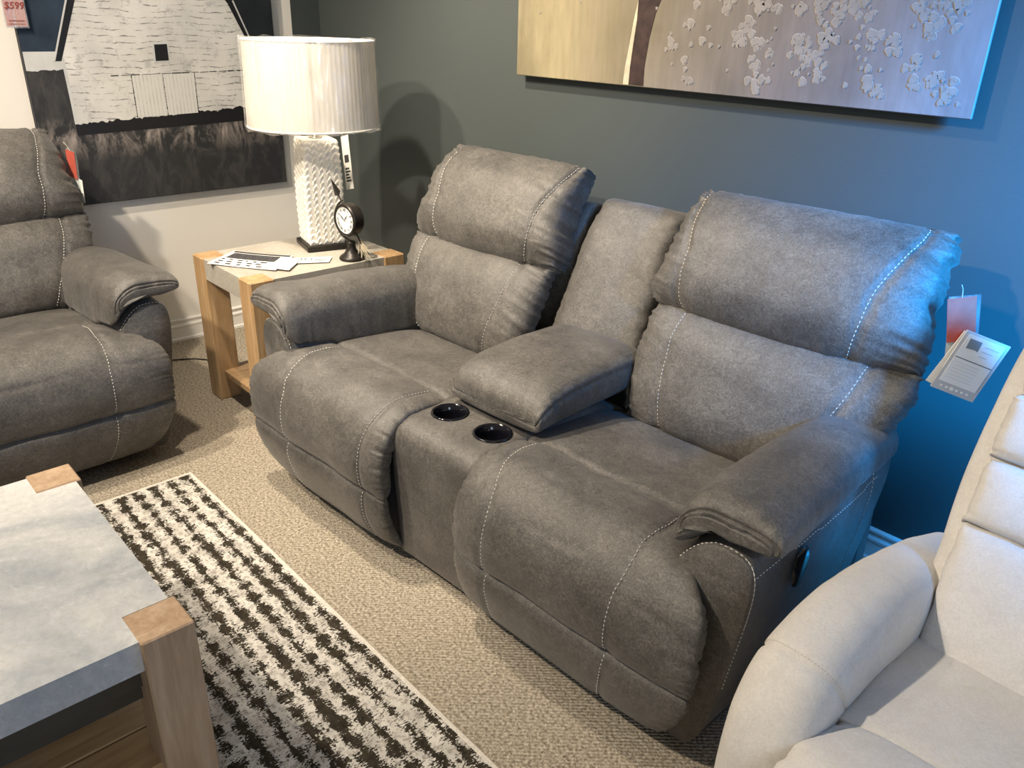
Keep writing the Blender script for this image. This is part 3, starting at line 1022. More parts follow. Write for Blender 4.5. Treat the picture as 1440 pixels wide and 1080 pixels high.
# ------------------------------------------------------------------ coffee table
ct = thing('coffee_table', 'low coffee table with grey stone top and square pine corner legs on the rug', 'table', (-1.975, -.78, .0125))
CW, CD, CH, CL = .745, 1.155, .468, .096
for (x, y) in ((0, 0), (CW - CL, 0), (0, CD - CL), (CW - CL, CD - CL)):
    o = Acc().box(0, 0, 0, CL, CL, CH, .003).build('leg', 'wood_z', ct); o.location = (x, y, 0)
e = .012
Acc().prism([(CL + .001, e), (CW - CL - .001, e), (CW - CL - .001, CL), (CW - e, CL), (CW - e, CD - CL), (CW - CL - .001, CD - CL), (CW - CL - .001, CD - e), (CL + .001, CD - e), (CL + .001, CD - CL), (e, CD - CL), (e, CL), (CL + .001, CL)],
            2, CH - .068, CH - .002).build('tabletop', 'concrete', ct)
ap = Acc()
ap.box(.05, .05, CH - .135, CW - .05, CD - .05, CH - .0685, .002).box(.065, .065, CH - .175, CW - .065, CD - .065, CH - .135, .002)
ap.build('apron', 'apron', ct)
nb = 6
for k in range(nb):
    w = (CW - .06) / nb
    Acc().box(.03 + k * w + .0015, .03, .115, .03 + (k + 1) * w - .0015, CD - .03, .15, .003).build('shelf_board', 'wood2_y', ct)

# ------------------------------------------------------------------ table lamp
lp = thing('table_lamp', 'table lamp with white woven-relief ceramic column and plastic-wrapped cream drum shade', 'lamp', (-2.955, 1.665, TH), math.radians(-14))
Acc().box(-.088, -.088, 0, .088, .088, .022, .003).build('plinth', 'black_iron', lp, label='black square plinth')
acc = Acc()
NXc, NZc, HB = 36, 150, .408
for k in range(4):
    v = []; f = []
    for i in range(NZc + 1):
        z = i / NZc * HB; wh = .071 + .006 * math.sin(math.pi * min(1, i / NZc)) - .004 * i / NZc
        for j in range(NXc + 1):
            u = j / NXc * 2 - 1
            cu = (u + 1) * 2.5 ; tri = abs((cu % 1) * 2 - 1)
            vv = z / .026 + .5 * tri + (.5 if int(cu) % 2 else 0)
            fr = vv % 1
            hgt = .0075 * min(fr / .8, (1 - fr) / .2) * min(1, (1 - abs(u)) * 12) * min(1, i / 4, (NZc - i) / 4)
            x, y = u * wh, -(wh + hgt)
            c, s_ = math.cos(k * math.pi / 2), math.sin(k * math.pi / 2)
            v.append((x * c - y * s_, x * s_ + y * c, .022 + z))
    for i in range(NZc):
        for j in range(NXc):
            a = i * (NXc + 1) + j; f.append((a, a + 1, a + NXc + 2, a + NXc + 1))
    acc.add(v, f)
acc.box(-.066, -.066, .405, .066, .066, .433, .002)
acc.build('ceramic_column', 'ceramic', lp)
Acc().lathe([(.0, .432), (.028, .433), (.026, .438), (.012, .442), (.010, .452), (.017, .466), (.018, .478), (.010, .484), (.009, .51), (.018, .512), (.018, .54), (0, .545)], 24).build('neck', 'brass', lp, smooth=True)
bulb = Acc().lathe([(0, .54), (.014, .545), (.018, .56), (.03, .59), (.032, .61), (.024, .635), (0, .648)], 24)
mb, ntb, bb = newmat('warm_lamp_bulb'); bb.inputs['Emission Color'].default_value = (1, .8, .55, 1); bb.inputs['Emission Strength'].default_value = 3.0
bulb.build('bulb', mb, lp, smooth=True)
gl = bpy.data.lights.new('bulb_glow', 'POINT'); gl.energy = 5.0; gl.color = (1, .85, .66); gl.shadow_soft_size = .03
go = bpy.data.objects.new('bulb_glow', gl); link(go, lp); go.location = (0, 0, .665)
Z0, Z1, R0, R1 = .480, .790, .252, .244
v = []; f = []; n = 240; mrow = 10
for side in (0, 1):
    for i in range(mrow + 1):
        t = i / mrow; R = R0 + (R1 - R0) * t
        for k in range(n):
            an = 2 * math.pi * k / n
            pl = .0010 * math.sin(an * 84) * (1 if side == 0 else .4)
            rr = R + pl - side * .004
            v.append((rr * math.cos(an), rr * math.sin(an), Z0 + (Z1 - Z0) * t))
for side in (0, 1):
    o_ = side * (mrow + 1) * n
    for i in range(mrow):
        for k in range(n):
            q = (o_ + i * n + k, o_ + i * n + (k + 1) % n, o_ + (i + 1) * n + (k + 1) % n, o_ + (i + 1) * n + k)
            f.append(q if side == 0 else q[::-1])
sh = mesh('lamp_shade', v, f, 'shade', lp, smooth=True)
rims = Acc()
for (z, R) in ((Z0, R0), (Z1, R1)):
    rims = Acc(); rims.tube([(math.cos(2 * math.pi * k / 72) * R, math.sin(2 * math.pi * k / 72) * R, z) for k in range(72)], .0035, 6, closed=True)
    rims.build('rim', 'shade_white', sh, smooth=True)
spd = Acc()
for k in range(3):
    an = 2 * math.pi * k / 3
    spd.tube([(0, 0, Z1 - .03), (math.cos(an) * R1, math.sin(an) * R1, Z1 - .005)], .002, 6)
spd.lathe([(0, Z1 - .04), (.012, Z1 - .04), (.012, Z1 - .022), (.005, Z1 - .018), (.006, Z1 - .002), (0, Z1 + .002)], 16)
spd.build('shade_spider', 'brass', sh, smooth=True)
# plastic wrap: loose, wrinkled, gathered in a vertical fold
v = []; f = []; n = 160; mrow = 26
for i in range(mrow + 1):
    t = i / mrow
    for k in range(n):
        an = 2 * math.pi * k / n
        R = R0 + (R1 - R0) * t + .007 + .004 * float(vnoise(an * 9, t * 3, 1.0)) + .0035 * float(vnoise(an * 22 + t * 6, t * 5, 4.0))
        d = (an - math.radians(342) + 3.14159) % 6.28318 - 3.14159
        R += .016 * math.exp(-(d / .045) ** 2) - .006 * math.exp(-((d - .1) / .05) ** 2) + .016 * math.exp(-((d - .75) / .5) ** 2) * (1 - t) * 1.0
        z = Z0 - .006 + (Z1 - Z0 + .012) * t + (.006 * float(vnoise(an * 5, 1, 1)) if i in (0, mrow) else 0)
        v.append((R * math.cos(an), R * math.sin(an), z))
for ring, rad in (((0), .78), ((mrow), .90)):      # wrap turned in over the rims
    for k in range(n):
        an = 2 * math.pi * k / n
        p = v[ring * n + k]; rr = rad + .05 * float(vnoise(an * 6, ring, 2))
        v.append((p[0] * rr, p[1] * rr, p[2] + (.004 if ring == 0 else -.003)))
for i in range(mrow):
    for k in range(n):
        f.append((i * n + k, i * n + (k + 1) % n, (i + 1) * n + (k + 1) % n, (i + 1) * n + k))
b0 = (mrow + 1) * n; b1 = b0 + n
for k in range(n):
    k2 = (k + 1) % n
    f.append((k2, k, b0 + k, b0 + k2)); f.append((mrow * n + k, mrow * n + k2, b1 + k2, b1 + k))
mesh('plastic_wrap', v, f, 'film', lp, smooth=True, label='clear crinkled plastic wrap round the shade')

# tag hanging from the lamp
def card(name, parent, w, h, th, mat, loc=(0, 0, 0), rot=(0, 0, 0), label=None):
    o = Acc().box(-w / 2, -th / 2, -h, w / 2, th / 2, 0).build(name, mat, parent, label=label)
    o.location = loc; o.rotation_euler = rot
    return o


lt = thing('lamp_tag', 'white price tag hanging off the back of the ceramic lamp column', 'tag', (-2.935, 1.785, 1.045), math.radians(-3))
c1 = card('card', lt, .062, .21, .0012, 'paper', (.0, 0, 0), (math.radians(-4), math.radians(-14), 0))
acc = Acc()
for k in range(5): acc.box(-.02, -.0009, -.18 + k * .012, .02 - .006 * (k % 3), -.0007, -.173 + k * .012)
acc.box(-.018, -.0009, -.105, .018, -.0007, -.075)
acc.build('printed_block', 'ink', c1)
Acc().tube([(0, 0, -.006), (-.02, -.02, .02), (-.03, -.05, .035)], .0008, 5).build('string', 'thread', lt)

# ------------------------------------------------------------------ arrow clock
ck = thing('desk_clock', 'small black iron desk clock on a flared pedestal pierced by an arrow', 'clock', (-2.712, 1.652, TH), math.radians(8))
ck.scale = (1.22, 1.22, 1.22)
Acc().lathe([(0, 0), (.040, 0), (.0405, .004), (.036, .010), (.024, .018), (.016, .032), (.013, .047), (.015, .052), (.011, .058), (0, .060)], 40).build('pedestal', 'black_iron', ck, smooth=True)
CZ, CR = .128, .052
cs = Acc()
prof = [(0, .018), (CR - .004, .018), (CR, .012), (CR, -.020), (CR - .003, -.024), (CR - .009, -.024), (CR - .010, -.019), (0, -.019)]
n = 56; v = []; f = []
for (r, y) in prof:
    for k in range(n):
        t = 2 * math.pi * k / n; v.append((r * math.cos(t), y, CZ + r * math.sin(t)))
for i in range(len(prof) - 1):
    for k in range(n): f.append((i * n + k, (i + 1) * n + k, (i + 1) * n + (k + 1) % n, i * n + (k + 1) % n))
case = mesh('case', v, f, 'black_iron', ck, smooth=False)
v = [(0, -.0205, CZ)] + [((CR - .0095) * math.cos(2 * math.pi * k / n), -.0205, CZ + (CR - .0095) * math.sin(2 * math.pi * k / n)) for k in range(n)]
dl = mesh('dial', v, [(0, 1 + k, 1 + (k + 1) % n) for k in range(n)], 'dial', ck)
ROM = ['XII', 'I', 'II', 'III', 'IIII', 'V', 'VI', 'VII', 'VIII', 'IX', 'X', 'XI']
for k, s_ in enumerate(ROM):
    t = math.pi / 2 - k * math.pi / 6
    writing('numeral', s_, .0125, 'ink', dl, (.032 * math.cos(t), -.0212, CZ + .032 * math.sin(t)),
            (Matrix.Rotation(k * math.pi / 6, 4, 'Y') @ Matrix.Rotation(math.radians(90), 4, 'X')).to_euler())


def hand(ang, ln, w):
    a = Acc(); d = Vector((math.sin(ang), 0, math.cos(ang))); s_ = Vector((d.z, 0, -d.x)); c = Vector((0, -.0225, CZ))
    pts = [c - d * .006, c + s_ * w + d * ln * .4, c + d * ln, c - s_ * w + d * ln * .4]
    y2 = Vector((0, -.0008, 0))
    a.add([tuple(p) for p in pts] + [tuple(p + y2) for p in pts], [(0, 1, 2, 3), (7, 6, 5, 4), (0, 4, 5, 1), (1, 5, 6, 2), (2, 6, 7, 3), (3, 7, 4, 0)])
    a.build('clock_hand', 'ink', dl)


hand(math.radians(-52), .030, .0022); hand(math.radians(38), .027, .0016)
# crescent bracket
pts = []; rr = []
for k in range(30):
    t = math.radians(110 + 165 * k / 29)
    R = CR + .013; pts.append((R * math.cos(t) - .004, .0, CZ - .004 + R * math.sin(t))); rr.append(.0022 + .003 * math.sin(math.pi * k / 29))
Acc().tube(pts, rr, 8).build('crescent_bracket', 'black_iron', ck, smooth=True)
# arrow through the case
d = Vector((-.52, -.05, .85)).normalized()
c0 = Vector((0, .0, CZ))
Acc().tube([tuple(c0 + d * .080), tuple(c0 - d * .088)], .0026, 8).build('arrow_shaft', 'black_iron', ck, smooth=True)
s_ = Vector((d.z, 0, -d.x)); tip = c0 + d * .142; mid = c0 + d * .090; bk = c0 + d * .078; t2 = Vector((0, .004, 0))
Acc().add([tuple(p) for p in (tip, mid + s_ * .017, bk, mid - s_ * .017, mid + t2, mid - t2)], [(0, 1, 4), (1, 2, 4), (2, 3, 4), (3, 0, 4), (1, 0, 5), (2, 1, 5), (3, 2, 5), (0, 3, 5)]).build('arrow_head', 'black_iron', ck)
fe = Acc()
for k in range(16):
    st = c0 - d * (.068 + .0022 * k); sd = 1 if k % 2 else -1
    en = st - d * .030 + s_ * sd * (.014 + .003 * math.sin(k)) + Vector((0, .01 * math.sin(k * 2.3), -.008))
    fe.tube([tuple(st), tuple((st + en) / 2 + Vector((0, 0, -.002))), tuple(en)], .0012, 5)
fe.build('arrow_feathers', 'rope', ck, kind='stuff', label='pale frayed arrow feathers')

# ------------------------------------------------------------------ papers on the end table
def sheet(name, label, cat, corners, z, prints, seed, mat='paper'):
    """slightly curled sheet given by its four world corners (bl, br, tr, tl)"""
    cs_ = [Vector((p[0], p[1], 0)) for p in corners]; o0 = cs_[0]
    t = thing(name, label, cat, (o0.x, o0.y, z))
    def P(u, w, h=0):
        q = (cs_[0] * (1 - u) * (1 - w) + cs_[1] * u * (1 - w) + cs_[2] * u * w + cs_[3] * (1 - u) * w) - o0
        return (q.x, q.y, .0012 + .004 * (u - .5) ** 2 * 2 * (1 if seed else 0) + h)
    n = 24; v = []; f = []
    for lay in (0, .0006):
        for i in range(n + 1):
            for j in range(n + 1): v.append(P(i / n, j / n, lay))
    m_ = (n + 1) ** 2
    for i in range(n):
        for j in range(n):
            a = i * (n + 1) + j; q = (a, a + n + 1, a + n + 2, a + 1)
            f.append(q[::-1]); f.append(tuple(x + m_ for x in q))
    sh_ = mesh('page', v, f, mat, t)
    for nm, mt, rects in prints:
        acc = Acc()
        for (u0, w0, u1, w1) in rects:
            k = 12
            for i in range(k):
                ua, ub = u0 + (u1 - u0) * i / k, u0 + (u1 - u0) * (i + 1) / k
                acc.add([P(ua, w0, .0018), P(ub, w0, .0018), P(ub, w1, .0018), P(ua, w1, .0018)], [(0, 1, 2, 3)])
        acc.build(nm, mt, sh_)
    return t


rows = []
random.seed(3)
for w0 in (.36, .22, .08):
    u = .06
    while u < .9:
        l = random.uniform(.03, .10); rows.append((u, w0, min(.94, u + l), w0 + .065)); u += l + random.uniform(.05, .09)
sheet('price_flyer', 'printed white flyer with dark header and photo block on the end table', 'flyer',
      [(-2.975, 1.175), (-2.735, 1.335), (-2.875, 1.485), (-3.08, 1.335)], TH, [('printed_header', 'ink', [(.03, .88, .97, .97)]), ('printed_photo', 'flyer_ink', [(.08, .48, .84, .84)]), ('printed_text', 'ink', rows)], 1)
sheet('blank_leaflet', 'blank white leaflet lying over the corner of the printed flyer', 'leaflet',
      [(-2.80, 1.31), (-2.70, 1.37), (-2.80, 1.475), (-2.86, 1.455)], TH + .004, [], 0)
sheet('paper_strip', 'narrow white paper slip lying between the flyer and the clock', 'paper slip',
      [(-2.785, 1.425), (-2.715, 1.55), (-2.775, 1.60), (-2.845, 1.475)], TH + .0005, [('printed_text', 'ink_grey', [(.12, .55, .24, .85), (.28, .5, .34, .85), (.45, .45, .5, .8), (.58, .4, .9, .55)])], 0)

# lamp cord trailing on the carpet
cd = Acc().tube([(-3.16, 1.62, .004), (-3.22, 1.52, .004), (-3.33, 1.43, .004), (-3.45, 1.36, .004), (-3.55, 1.28, .004), (-3.62, 1.15, .004), (-3.66, 1.0, .004)], .0032, 8).build('power_cord', 'black_iron', smooth=True)
tag(cd, 'thin dark power cord lying on the carpet behind the end table', 'cord')

# ------------------------------------------------------------------ barn painting on the white wall
def barnmat():
    m, nt, b = newmat('whitewashed_boards')
    tc = nt.nodes.new('ShaderNodeTexCoord'); sp = nt.nodes.new('ShaderNodeSeparateXYZ'); nt.links.new(tc.outputs['Object'], sp.inputs[0])
    v = coords(nt, (1, 2.5, 9)); n = N(nt, 'ShaderNodeTexNoise', Scale=7.0, Detail=8.0, Roughness=0.75, Distortion=0.5); nt.links.new(v, n.inputs['Vector'])
    v2 = coords(nt, (1, 1, 1)); n2 = N(nt, 'ShaderNodeTexNoise', Scale=16.0, Detail=6.0, Roughness=0.8); nt.links.new(v2, n2.inputs['Vector'])
    n3 = N(nt, 'ShaderNodeTexNoise', Scale=5.0, Detail=3.0); nt.links.new(v2, n3.inputs['Vector'])
    fr = mth(nt, 'FRACT', mth(nt, 'ADD', mth(nt, 'MULTIPLY', sp.outputs[2], 40.0), mth(nt, 'MULTIPLY', n3.outputs[0], 2.2)))
    ln = mth(nt, 'ABSOLUTE', mth(nt, 'SUBTRACT', fr, 0.5))
    s_ = mth(nt, 'ADD', mth(nt, 'MULTIPLY', ln, -3.0), mth(nt, 'MULTIPLY', n.outputs[0], 2.6))
    mk = ramp(nt, mth(nt, 'MULTIPLY', s_, 0.5), [(0.58, 0.0), (0.68, 0.8)])
    mk2 = ramp(nt, n2.outputs[0], [(0.54, 0.0), (0.66, 0.6)])
    base = ramp(nt, n3.outputs[0], [(0.3, (.55, .55, .53)), (0.65, (.74, .73, .70))])
    c = mixc(nt, mk, base, (.10, .10, .10)); c = mixc(nt, mk2, c, (.28, .28, .29))
    nt.links.new(c, b.inputs['Base Color']); b.inputs['Roughness'].default_value = 0.6
    return m


def doormat():
    m, nt, b = newmat('whitewashed_door')
    tc = nt.nodes.new('ShaderNodeTexCoord'); sp = nt.nodes.new('ShaderNodeSeparateXYZ'); nt.links.new(tc.outputs['Object'], sp.inputs[0])
    v = coords(nt, (1, 1, 1)); n = N(nt, 'ShaderNodeTexNoise', Scale=20.0, Detail=6.0, Roughness=0.75); nt.links.new(v, n.inputs['Vector'])
    fr = mth(nt, 'FRACT', mth(nt, 'MULTIPLY', sp.outputs[1], 62.0)); ln = mth(nt, 'ABSOLUTE', mth(nt, 'SUBTRACT', fr, 0.5))
    mk = ramp(nt, mth(nt, 'ADD', mth(nt, 'MULTIPLY', ln, -2.0), n.outputs[0]), [(0.25, 0.0), (0.5, 0.45)])
    c = mixc(nt, mk, (.66, .66, .63), (.25, .25, .25)); nt.links.new(c, b.inputs['Base Color'])
    return m


def fieldmat(name, lo, hi, streak):
    m, nt, b = newmat(name)
    v = coords(nt, (1, 2.6, 1.2)); n = N(nt, 'ShaderNodeTexNoise', Scale=5.0, Detail=8.0, Roughness=0.75, Distortion=0.6); nt.links.new(v, n.inputs['Vector'])
    tc = nt.nodes.new('ShaderNodeTexCoord'); sp = nt.nodes.new('ShaderNodeSeparateXYZ'); nt.links.new(tc.outputs['Object'], sp.inputs[0])
    # brushed pale grass in a band under the barn
    band = mth(nt, 'SUBTRACT', 1.0, mth(nt, 'ABSOLUTE', mth(nt, 'MULTIPLY', mth(nt, 'SUBTRACT', sp.outputs[2], .985), 11.0)))
    band = mth(nt, 'MAXIMUM', band, 0.0)
    mk = mth(nt, 'MULTIPLY', ramp(nt, n.outputs[0], [(0.45, 0.0), (0.72, 1.0)]), mth(nt, 'ADD', mth(nt, 'MULTIPLY', band, streak), 0.12))
    nt.links.new(mixc(nt, mk, lo, hi), b.inputs['Base Color']); b.inputs['Roughness'].default_value = 0.55
    return m


M['barn'] = barnmat(); M['door'] = doormat()
M['field'] = fieldmat('painted_dark_field', (.022, .023, .025), (.46, .40, .36), 1.0)
M['sky_navy'] = plain('painted_navy_sky', (.022, .036, .058), 0.55, 0.3, 0, 0.35, 9)
M['sky_dark'] = plain('painted_charcoal_sky', (.016, .020, .024), 0.55, 0.3, 0, 0.3, 9)
M['haze'] = plain('painted_pale_horizon', (.55, .56, .56), 0.6, 0.3, 0, 0.1, 12)
M['brush_black'] = plain('painted_black', (.010, .010, .012), 0.5, 0.4)

bp = thing('barn_painting', 'large canvas of a white barn in a dark field, on the white wall', 'painting', (XL + .034, 0, 0))
Acc().box(-.034, .885, .712, 0, 1.962, 1.95, .002).build('canvas', 'canvas_edge', bp)


def flat(name, poly, mat, depth, parent=bp, plane='x', ragged=None):
    """thin painted layer standing depth proud of the canvas; poly in (y, z) or (x, z)"""
    if ragged:
        out = []; i0, i1, amp, step = ragged
        for i, p in enumerate(poly):
            out.append(p)
            if i0 <= i < i1:
                q = poly[i + 1]; L = math.hypot(q[0] - p[0], q[1] - p[1]); k = int(L / step)
                for j in range(1, k):
                    t = j / k; out.append((p[0] + (q[0] - p[0]) * t, p[1] + (q[1] - p[1]) * t + amp * float(vnoise(j * .7 + i * 9, depth * 9000, 0)) + amp * .5 * float(vnoise(j * 2.1, 7, 0))))
        poly = out
    a = Acc().prism(poly, 0 if plane == 'x' else 1, *((.0001, depth) if plane == 'x' else (-depth, -.0001)))
    return a.build(name, mat, parent)


E0, E1 = .888, 1.959
flat('painted_sky', [(E0, 1.32), (1.43, 1.32), (1.43, 1.947), (E0, 1.947)], 'sky_navy', .0006)
flat('painted_night_sky', [(1.43, 1.32), (E1, 1.32), (E1, 1.947), (1.43, 1.947)], 'sky_dark', .0006)
flat('painted_horizon', [(E0, 1.235), (E1, 1.235), (E1, 1.325), (E0, 1.325)], 'haze', .0009)
flat('painted_field', [(E0, .715), (E1, .715), (E1, 1.26), (E0, 1.255)], 'field', .0012, ragged=(2, 3, .004, .01))
flat('painted_barn', [(1.822, 1.064), (1.822, 1.36), (1.765, 1.53), (1.43, 1.90), (1.10, 1.53), (1.024, 1.30), (1.028, 1.04), (1.822, 1.064)][:7][::-1], 'barn', .0016)
flat('painted_grass_edge', [(1.03, 1.00), (1.83, 1.02), (1.83, 1.082), (1.028, 1.044)], 'brush_black', .0020, ragged=(2, 3, .006, .008))
flat('painted_corner_board', [(1.022, 1.30), (1.034, 1.30), (1.040, 1.045), (1.029, 1.045)], 'haze', .0021)
rl = flat('painted_roof_edge', [(.998, 1.290), (1.022, 1.290), (1.115, 1.52), (1.44, 1.90), (1.42, 1.92), (1.090, 1.535)], 'brush_black', .0022)
flat('painted_roof_trim', [(.992, 1.290), (.999, 1.290), (1.092, 1.535), (1.086, 1.537)], 'haze', .0024)
flat('painted_roof_edge', [(1.836, 1.375), (1.818, 1.375), (1.748, 1.52), (1.43, 1.90), (1.44, 1.92), (1.772, 1.53)], 'brush_black', .0022)
flat('painted_roof_trim', [(1.842, 1.375), (1.835, 1.375), (1.770, 1.531), (1.777, 1.533)], 'haze', .0024)
flat('painted_door', [(1.283, 1.058), (1.553, 1.065), (1.556, 1.237), (1.283, 1.232)], 'door', .0022)
ed = Acc()
for (a, b_) in (((1.283, 1.058), (1.283, 1.232)), ((1.20, 1.230), (1.80, 1.241)), ((1.553, 1.065), (1.557, 1.238)), ((1.416, 1.060), (1.416, 1.236))):
    for k in range(14):
        t0, t1 = k / 14, (k + .7 + .3 * random.random()) / 14
        p = (a[0] + (b_[0] - a[0]) * t0, a[1] + (b_[1] - a[1]) * t0); q = (a[0] + (b_[0] - a[0]) * t1, a[1] + (b_[1] - a[1]) * t1)
        w = random.uniform(.0008, .002)
        dx, dy = (w, 0) if abs(a[0] - b_[0]) < .02 else (0, w)
        ed.add([(.0027, p[0] - dx, p[1] - dy), (.0027, q[0] - dx, q[1] - dy), (.0027, q[0] + dx, q[1] + dy), (.0027, p[0] + dx, p[1] + dy)], [(0, 1, 2, 3)])
ed.build('painted_door_lines', 'brush_black', bp, kind='stuff')
flat('painted_window_trim', [(1.388, 1.278), (1.460, 1.280), (1.461, 1.359), (1.389, 1.357)], 'haze', .0025)
flat('painted_window', [(1.396, 1.285), (1.452, 1.287), (1.453, 1.353), (1.398, 1.351)], 'brush_black', .0030)

# pink price card clipped to the left side of the painting
pk = thing('pink_price_card', 'pink price card in a clear sleeve at the upper left edge of the barn painting', 'price card', (XL + .052, .886, 1.60), math.radians(90))
c = card('card', pk, .072, .185, .002, 'pink_card', (0, 0, 0), (0, math.radians(0), 0))
card('sleeve', pk, .080, .192, .005, 'sleeve', (0, 0, .002))
writing('price_writing', '$599', .034, 'red_ink', c, (0, -.0031, -.112), (math.radians(90), 0, 0), .2)
acc = Acc()
for k in range(9): acc.box(-.026 + k * .006, -.0034, -.166, -.022 + k * .006, -.0030, -.162)
acc.box(-.028, -.0034, -.176, .028, -.0030, -.1745)
acc.build('printed_line', 'red_ink', c)

# ------------------------------------------------------------------ blossom tree painting on the dark wall
def goldmat():
    m, nt, b = newmat('gold_to_mauve_wash')
    tc = nt.nodes.new('ShaderNodeTexCoord'); sp = nt.nodes.new('ShaderNodeSeparateXYZ'); nt.links.new(tc.outputs['Object'], sp.inputs[0])
    v = coords(nt, (1, 1, .7)); n = N(nt, 'ShaderNodeTexNoise', Scale=3.2, Detail=6.0, Roughness=0.6, Distortion=0.6); nt.links.new(v, n.inputs['Vector'])
    v2 = coords(nt, (14, 1, 1.5)); n2 = N(nt, 'ShaderNodeTexNoise', Scale=4.0, Detail=5.0); nt.links.new(v2, n2.inputs['Vector'])
    x = mth(nt, 'ADD', mth(nt, 'MULTIPLY', sp.outputs[0], 1 / 1.6), mth(nt, 'MULTIPLY', mth(nt, 'SUBTRACT', n.outputs[0], .5), .35))
    c = ramp(nt, x, [(0.0, (.175, .15, .092)), (0.14, (.27, .23, .14)), (0.30, (.20, .17, .115)), (0.46, (.165, .145, .12)), (0.7, (.15, .13, .125)), (1.0, (.19, .175, .18))])
    glow = ramp(nt, n.outputs[0], [(0.35, 0.75), (0.65, 1.25)])
    c = mixc(nt, 0.8, c, glow, 'MULTIPLY')
    c = mixc(nt, 0.35, c, ramp(nt, n2.outputs[0], [(0.35, 0.8), (0.7, 1.2)]), 'MULTIPLY')
    nt.links.new(c, b.inputs['Base Color']); b.inputs['Roughness'].default_value = 0.45; b.inputs['Specular IOR Level'].default_value = 0.4
    return m


M['gold'] = goldmat()
M['bark'] = plain('painted_bark', (.034, .019, .017), 0.5, 0.4, 0, 0.5, 30)
M['bark_lite'] = plain('painted_trunk_highlight', (.46, .41, .30), 0.5, 0.4, 0, 0.15, 30)
M['bloom'] = plain('painted_blossom', (.225, .205, .19), 0.5, 0.4, 0, 0.12, 25)
M['bloom_rim'] = plain('painted_blossom_rim', (.31, .29, .27), 0.5, 0.4, 0, 0.1, 25)
PX0, PX1 = -2.355, -.746
tp = thing('tree_painting', 'long canvas of dark trunk and pale blossom on gold and mauve above the loveseat', 'painting', (PX0, YW - .046, 0))
PW = PX1 - PX0
Acc().box(0, .0, 1.302, PW, .010, 1.98, .002).build('canvas', 'gold', tp)
Acc().box(.12, .010, 1.42, PW - .12, .044, 1.90).build('stretcher_frame', 'wood_x', tp)
trk = [(.542, 1.306), (.604, 1.306), (.602, 1.36), (.612, 1.45), (.628, 1.52), (.655, 1.58), (.70, 1.65), (.78, 1.73), (.77, 1.75), (.68, 1.68), (.635, 1.635), (.61, 1.72), (.60, 1.80), (.585, 1.80), (.585, 1.70), (.578, 1.62), (.55, 1.66), (.46, 1.74), (.45, 1.73), (.53, 1.64), (.556, 1.57), (.556, 1.50), (.548, 1.42), (.543, 1.36)]
flat('painted_trunk', trk[::-1], 'bark', .0012, tp, 'y')
flat('painted_trunk_highlight', [(.518, 1.306), (.543, 1.306), (.546, 1.36), (.552, 1.42), (.558, 1.50), (.556, 1.56), (.543, 1.50), (.532, 1.42), (.522, 1.36)][::-1], 'bark_lite', .0008, tp, 'y')
random.seed(21)
bl = Acc(); rim = Acc()


def blob(x, z, r, k, dep):
    n = 14; ph = random.random() * 9
    pr_ = [(1 + .13 * math.sin(3 * t + ph) + .06 * math.sin(5 * t + 2 * ph)) * r for t in [2 * math.pi * i / n for i in range(n)]]
    ring = [(x + pr_[i] * math.cos(2 * math.pi * i / n), z + pr_[i] * math.sin(2 * math.pi * i / n)) for i in range(n)]
    ring2 = [(x + pr_[i] * .78 * math.cos(2 * math.pi * i / n), z + pr_[i] * .78 * math.sin(2 * math.pi * i / n)) for i in range(n)]
    if min(p[0] for p in ring) < .01 or max(p[0] for p in ring) > PW - .01 or min(p[1] for p in ring) < 1.31: return
    V = [(p[0], -dep, p[1]) for p in ring] + [(p[0], -dep, p[1]) for p in ring2]
    rim.add([(q[0], -(dep - .0004), q[2]) for q in V], [(i, (i + 1) % n, n + (i + 1) % n, n + i) for i in range(n)])
    bl.add([(p[0], -(dep + .0009), p[1]) for p in ring2], [tuple(range(n))])


for k in range(330):
    x = .62 + .96 * random.random() ** .8; z = 1.33 + .6 * random.random()
    dens = (.35 if z < 1.36 else 1.0) * (1 if x > .78 else .45)
    if random.random() > dens: continue
    r = random.choice([.004, .005, .006, .008, .010, .013])
    blob(x, z, r, k, .0006 + k * 4e-6)
    if random.random() < .38:          # clusters
        for j in range(random.randint(4, 9)):
            a = random.random() * 6.28; q = random.uniform(.006, .026)
            blob(x + q * math.cos(a), z + q * math.sin(a), random.uniform(.005, .013), j, .0006 + k * 4e-6 + j * 4e-7)
for k in range(14): blob(.06 + .42 * random.random(), 1.5 + .4 * random.random(), .004, 1, .0006)
bl.build('painted_blossom', 'bloom', tp, kind='stuff'); rim.build('painted_blossom_rims', 'bloom_rim', tp, kind='stuff')

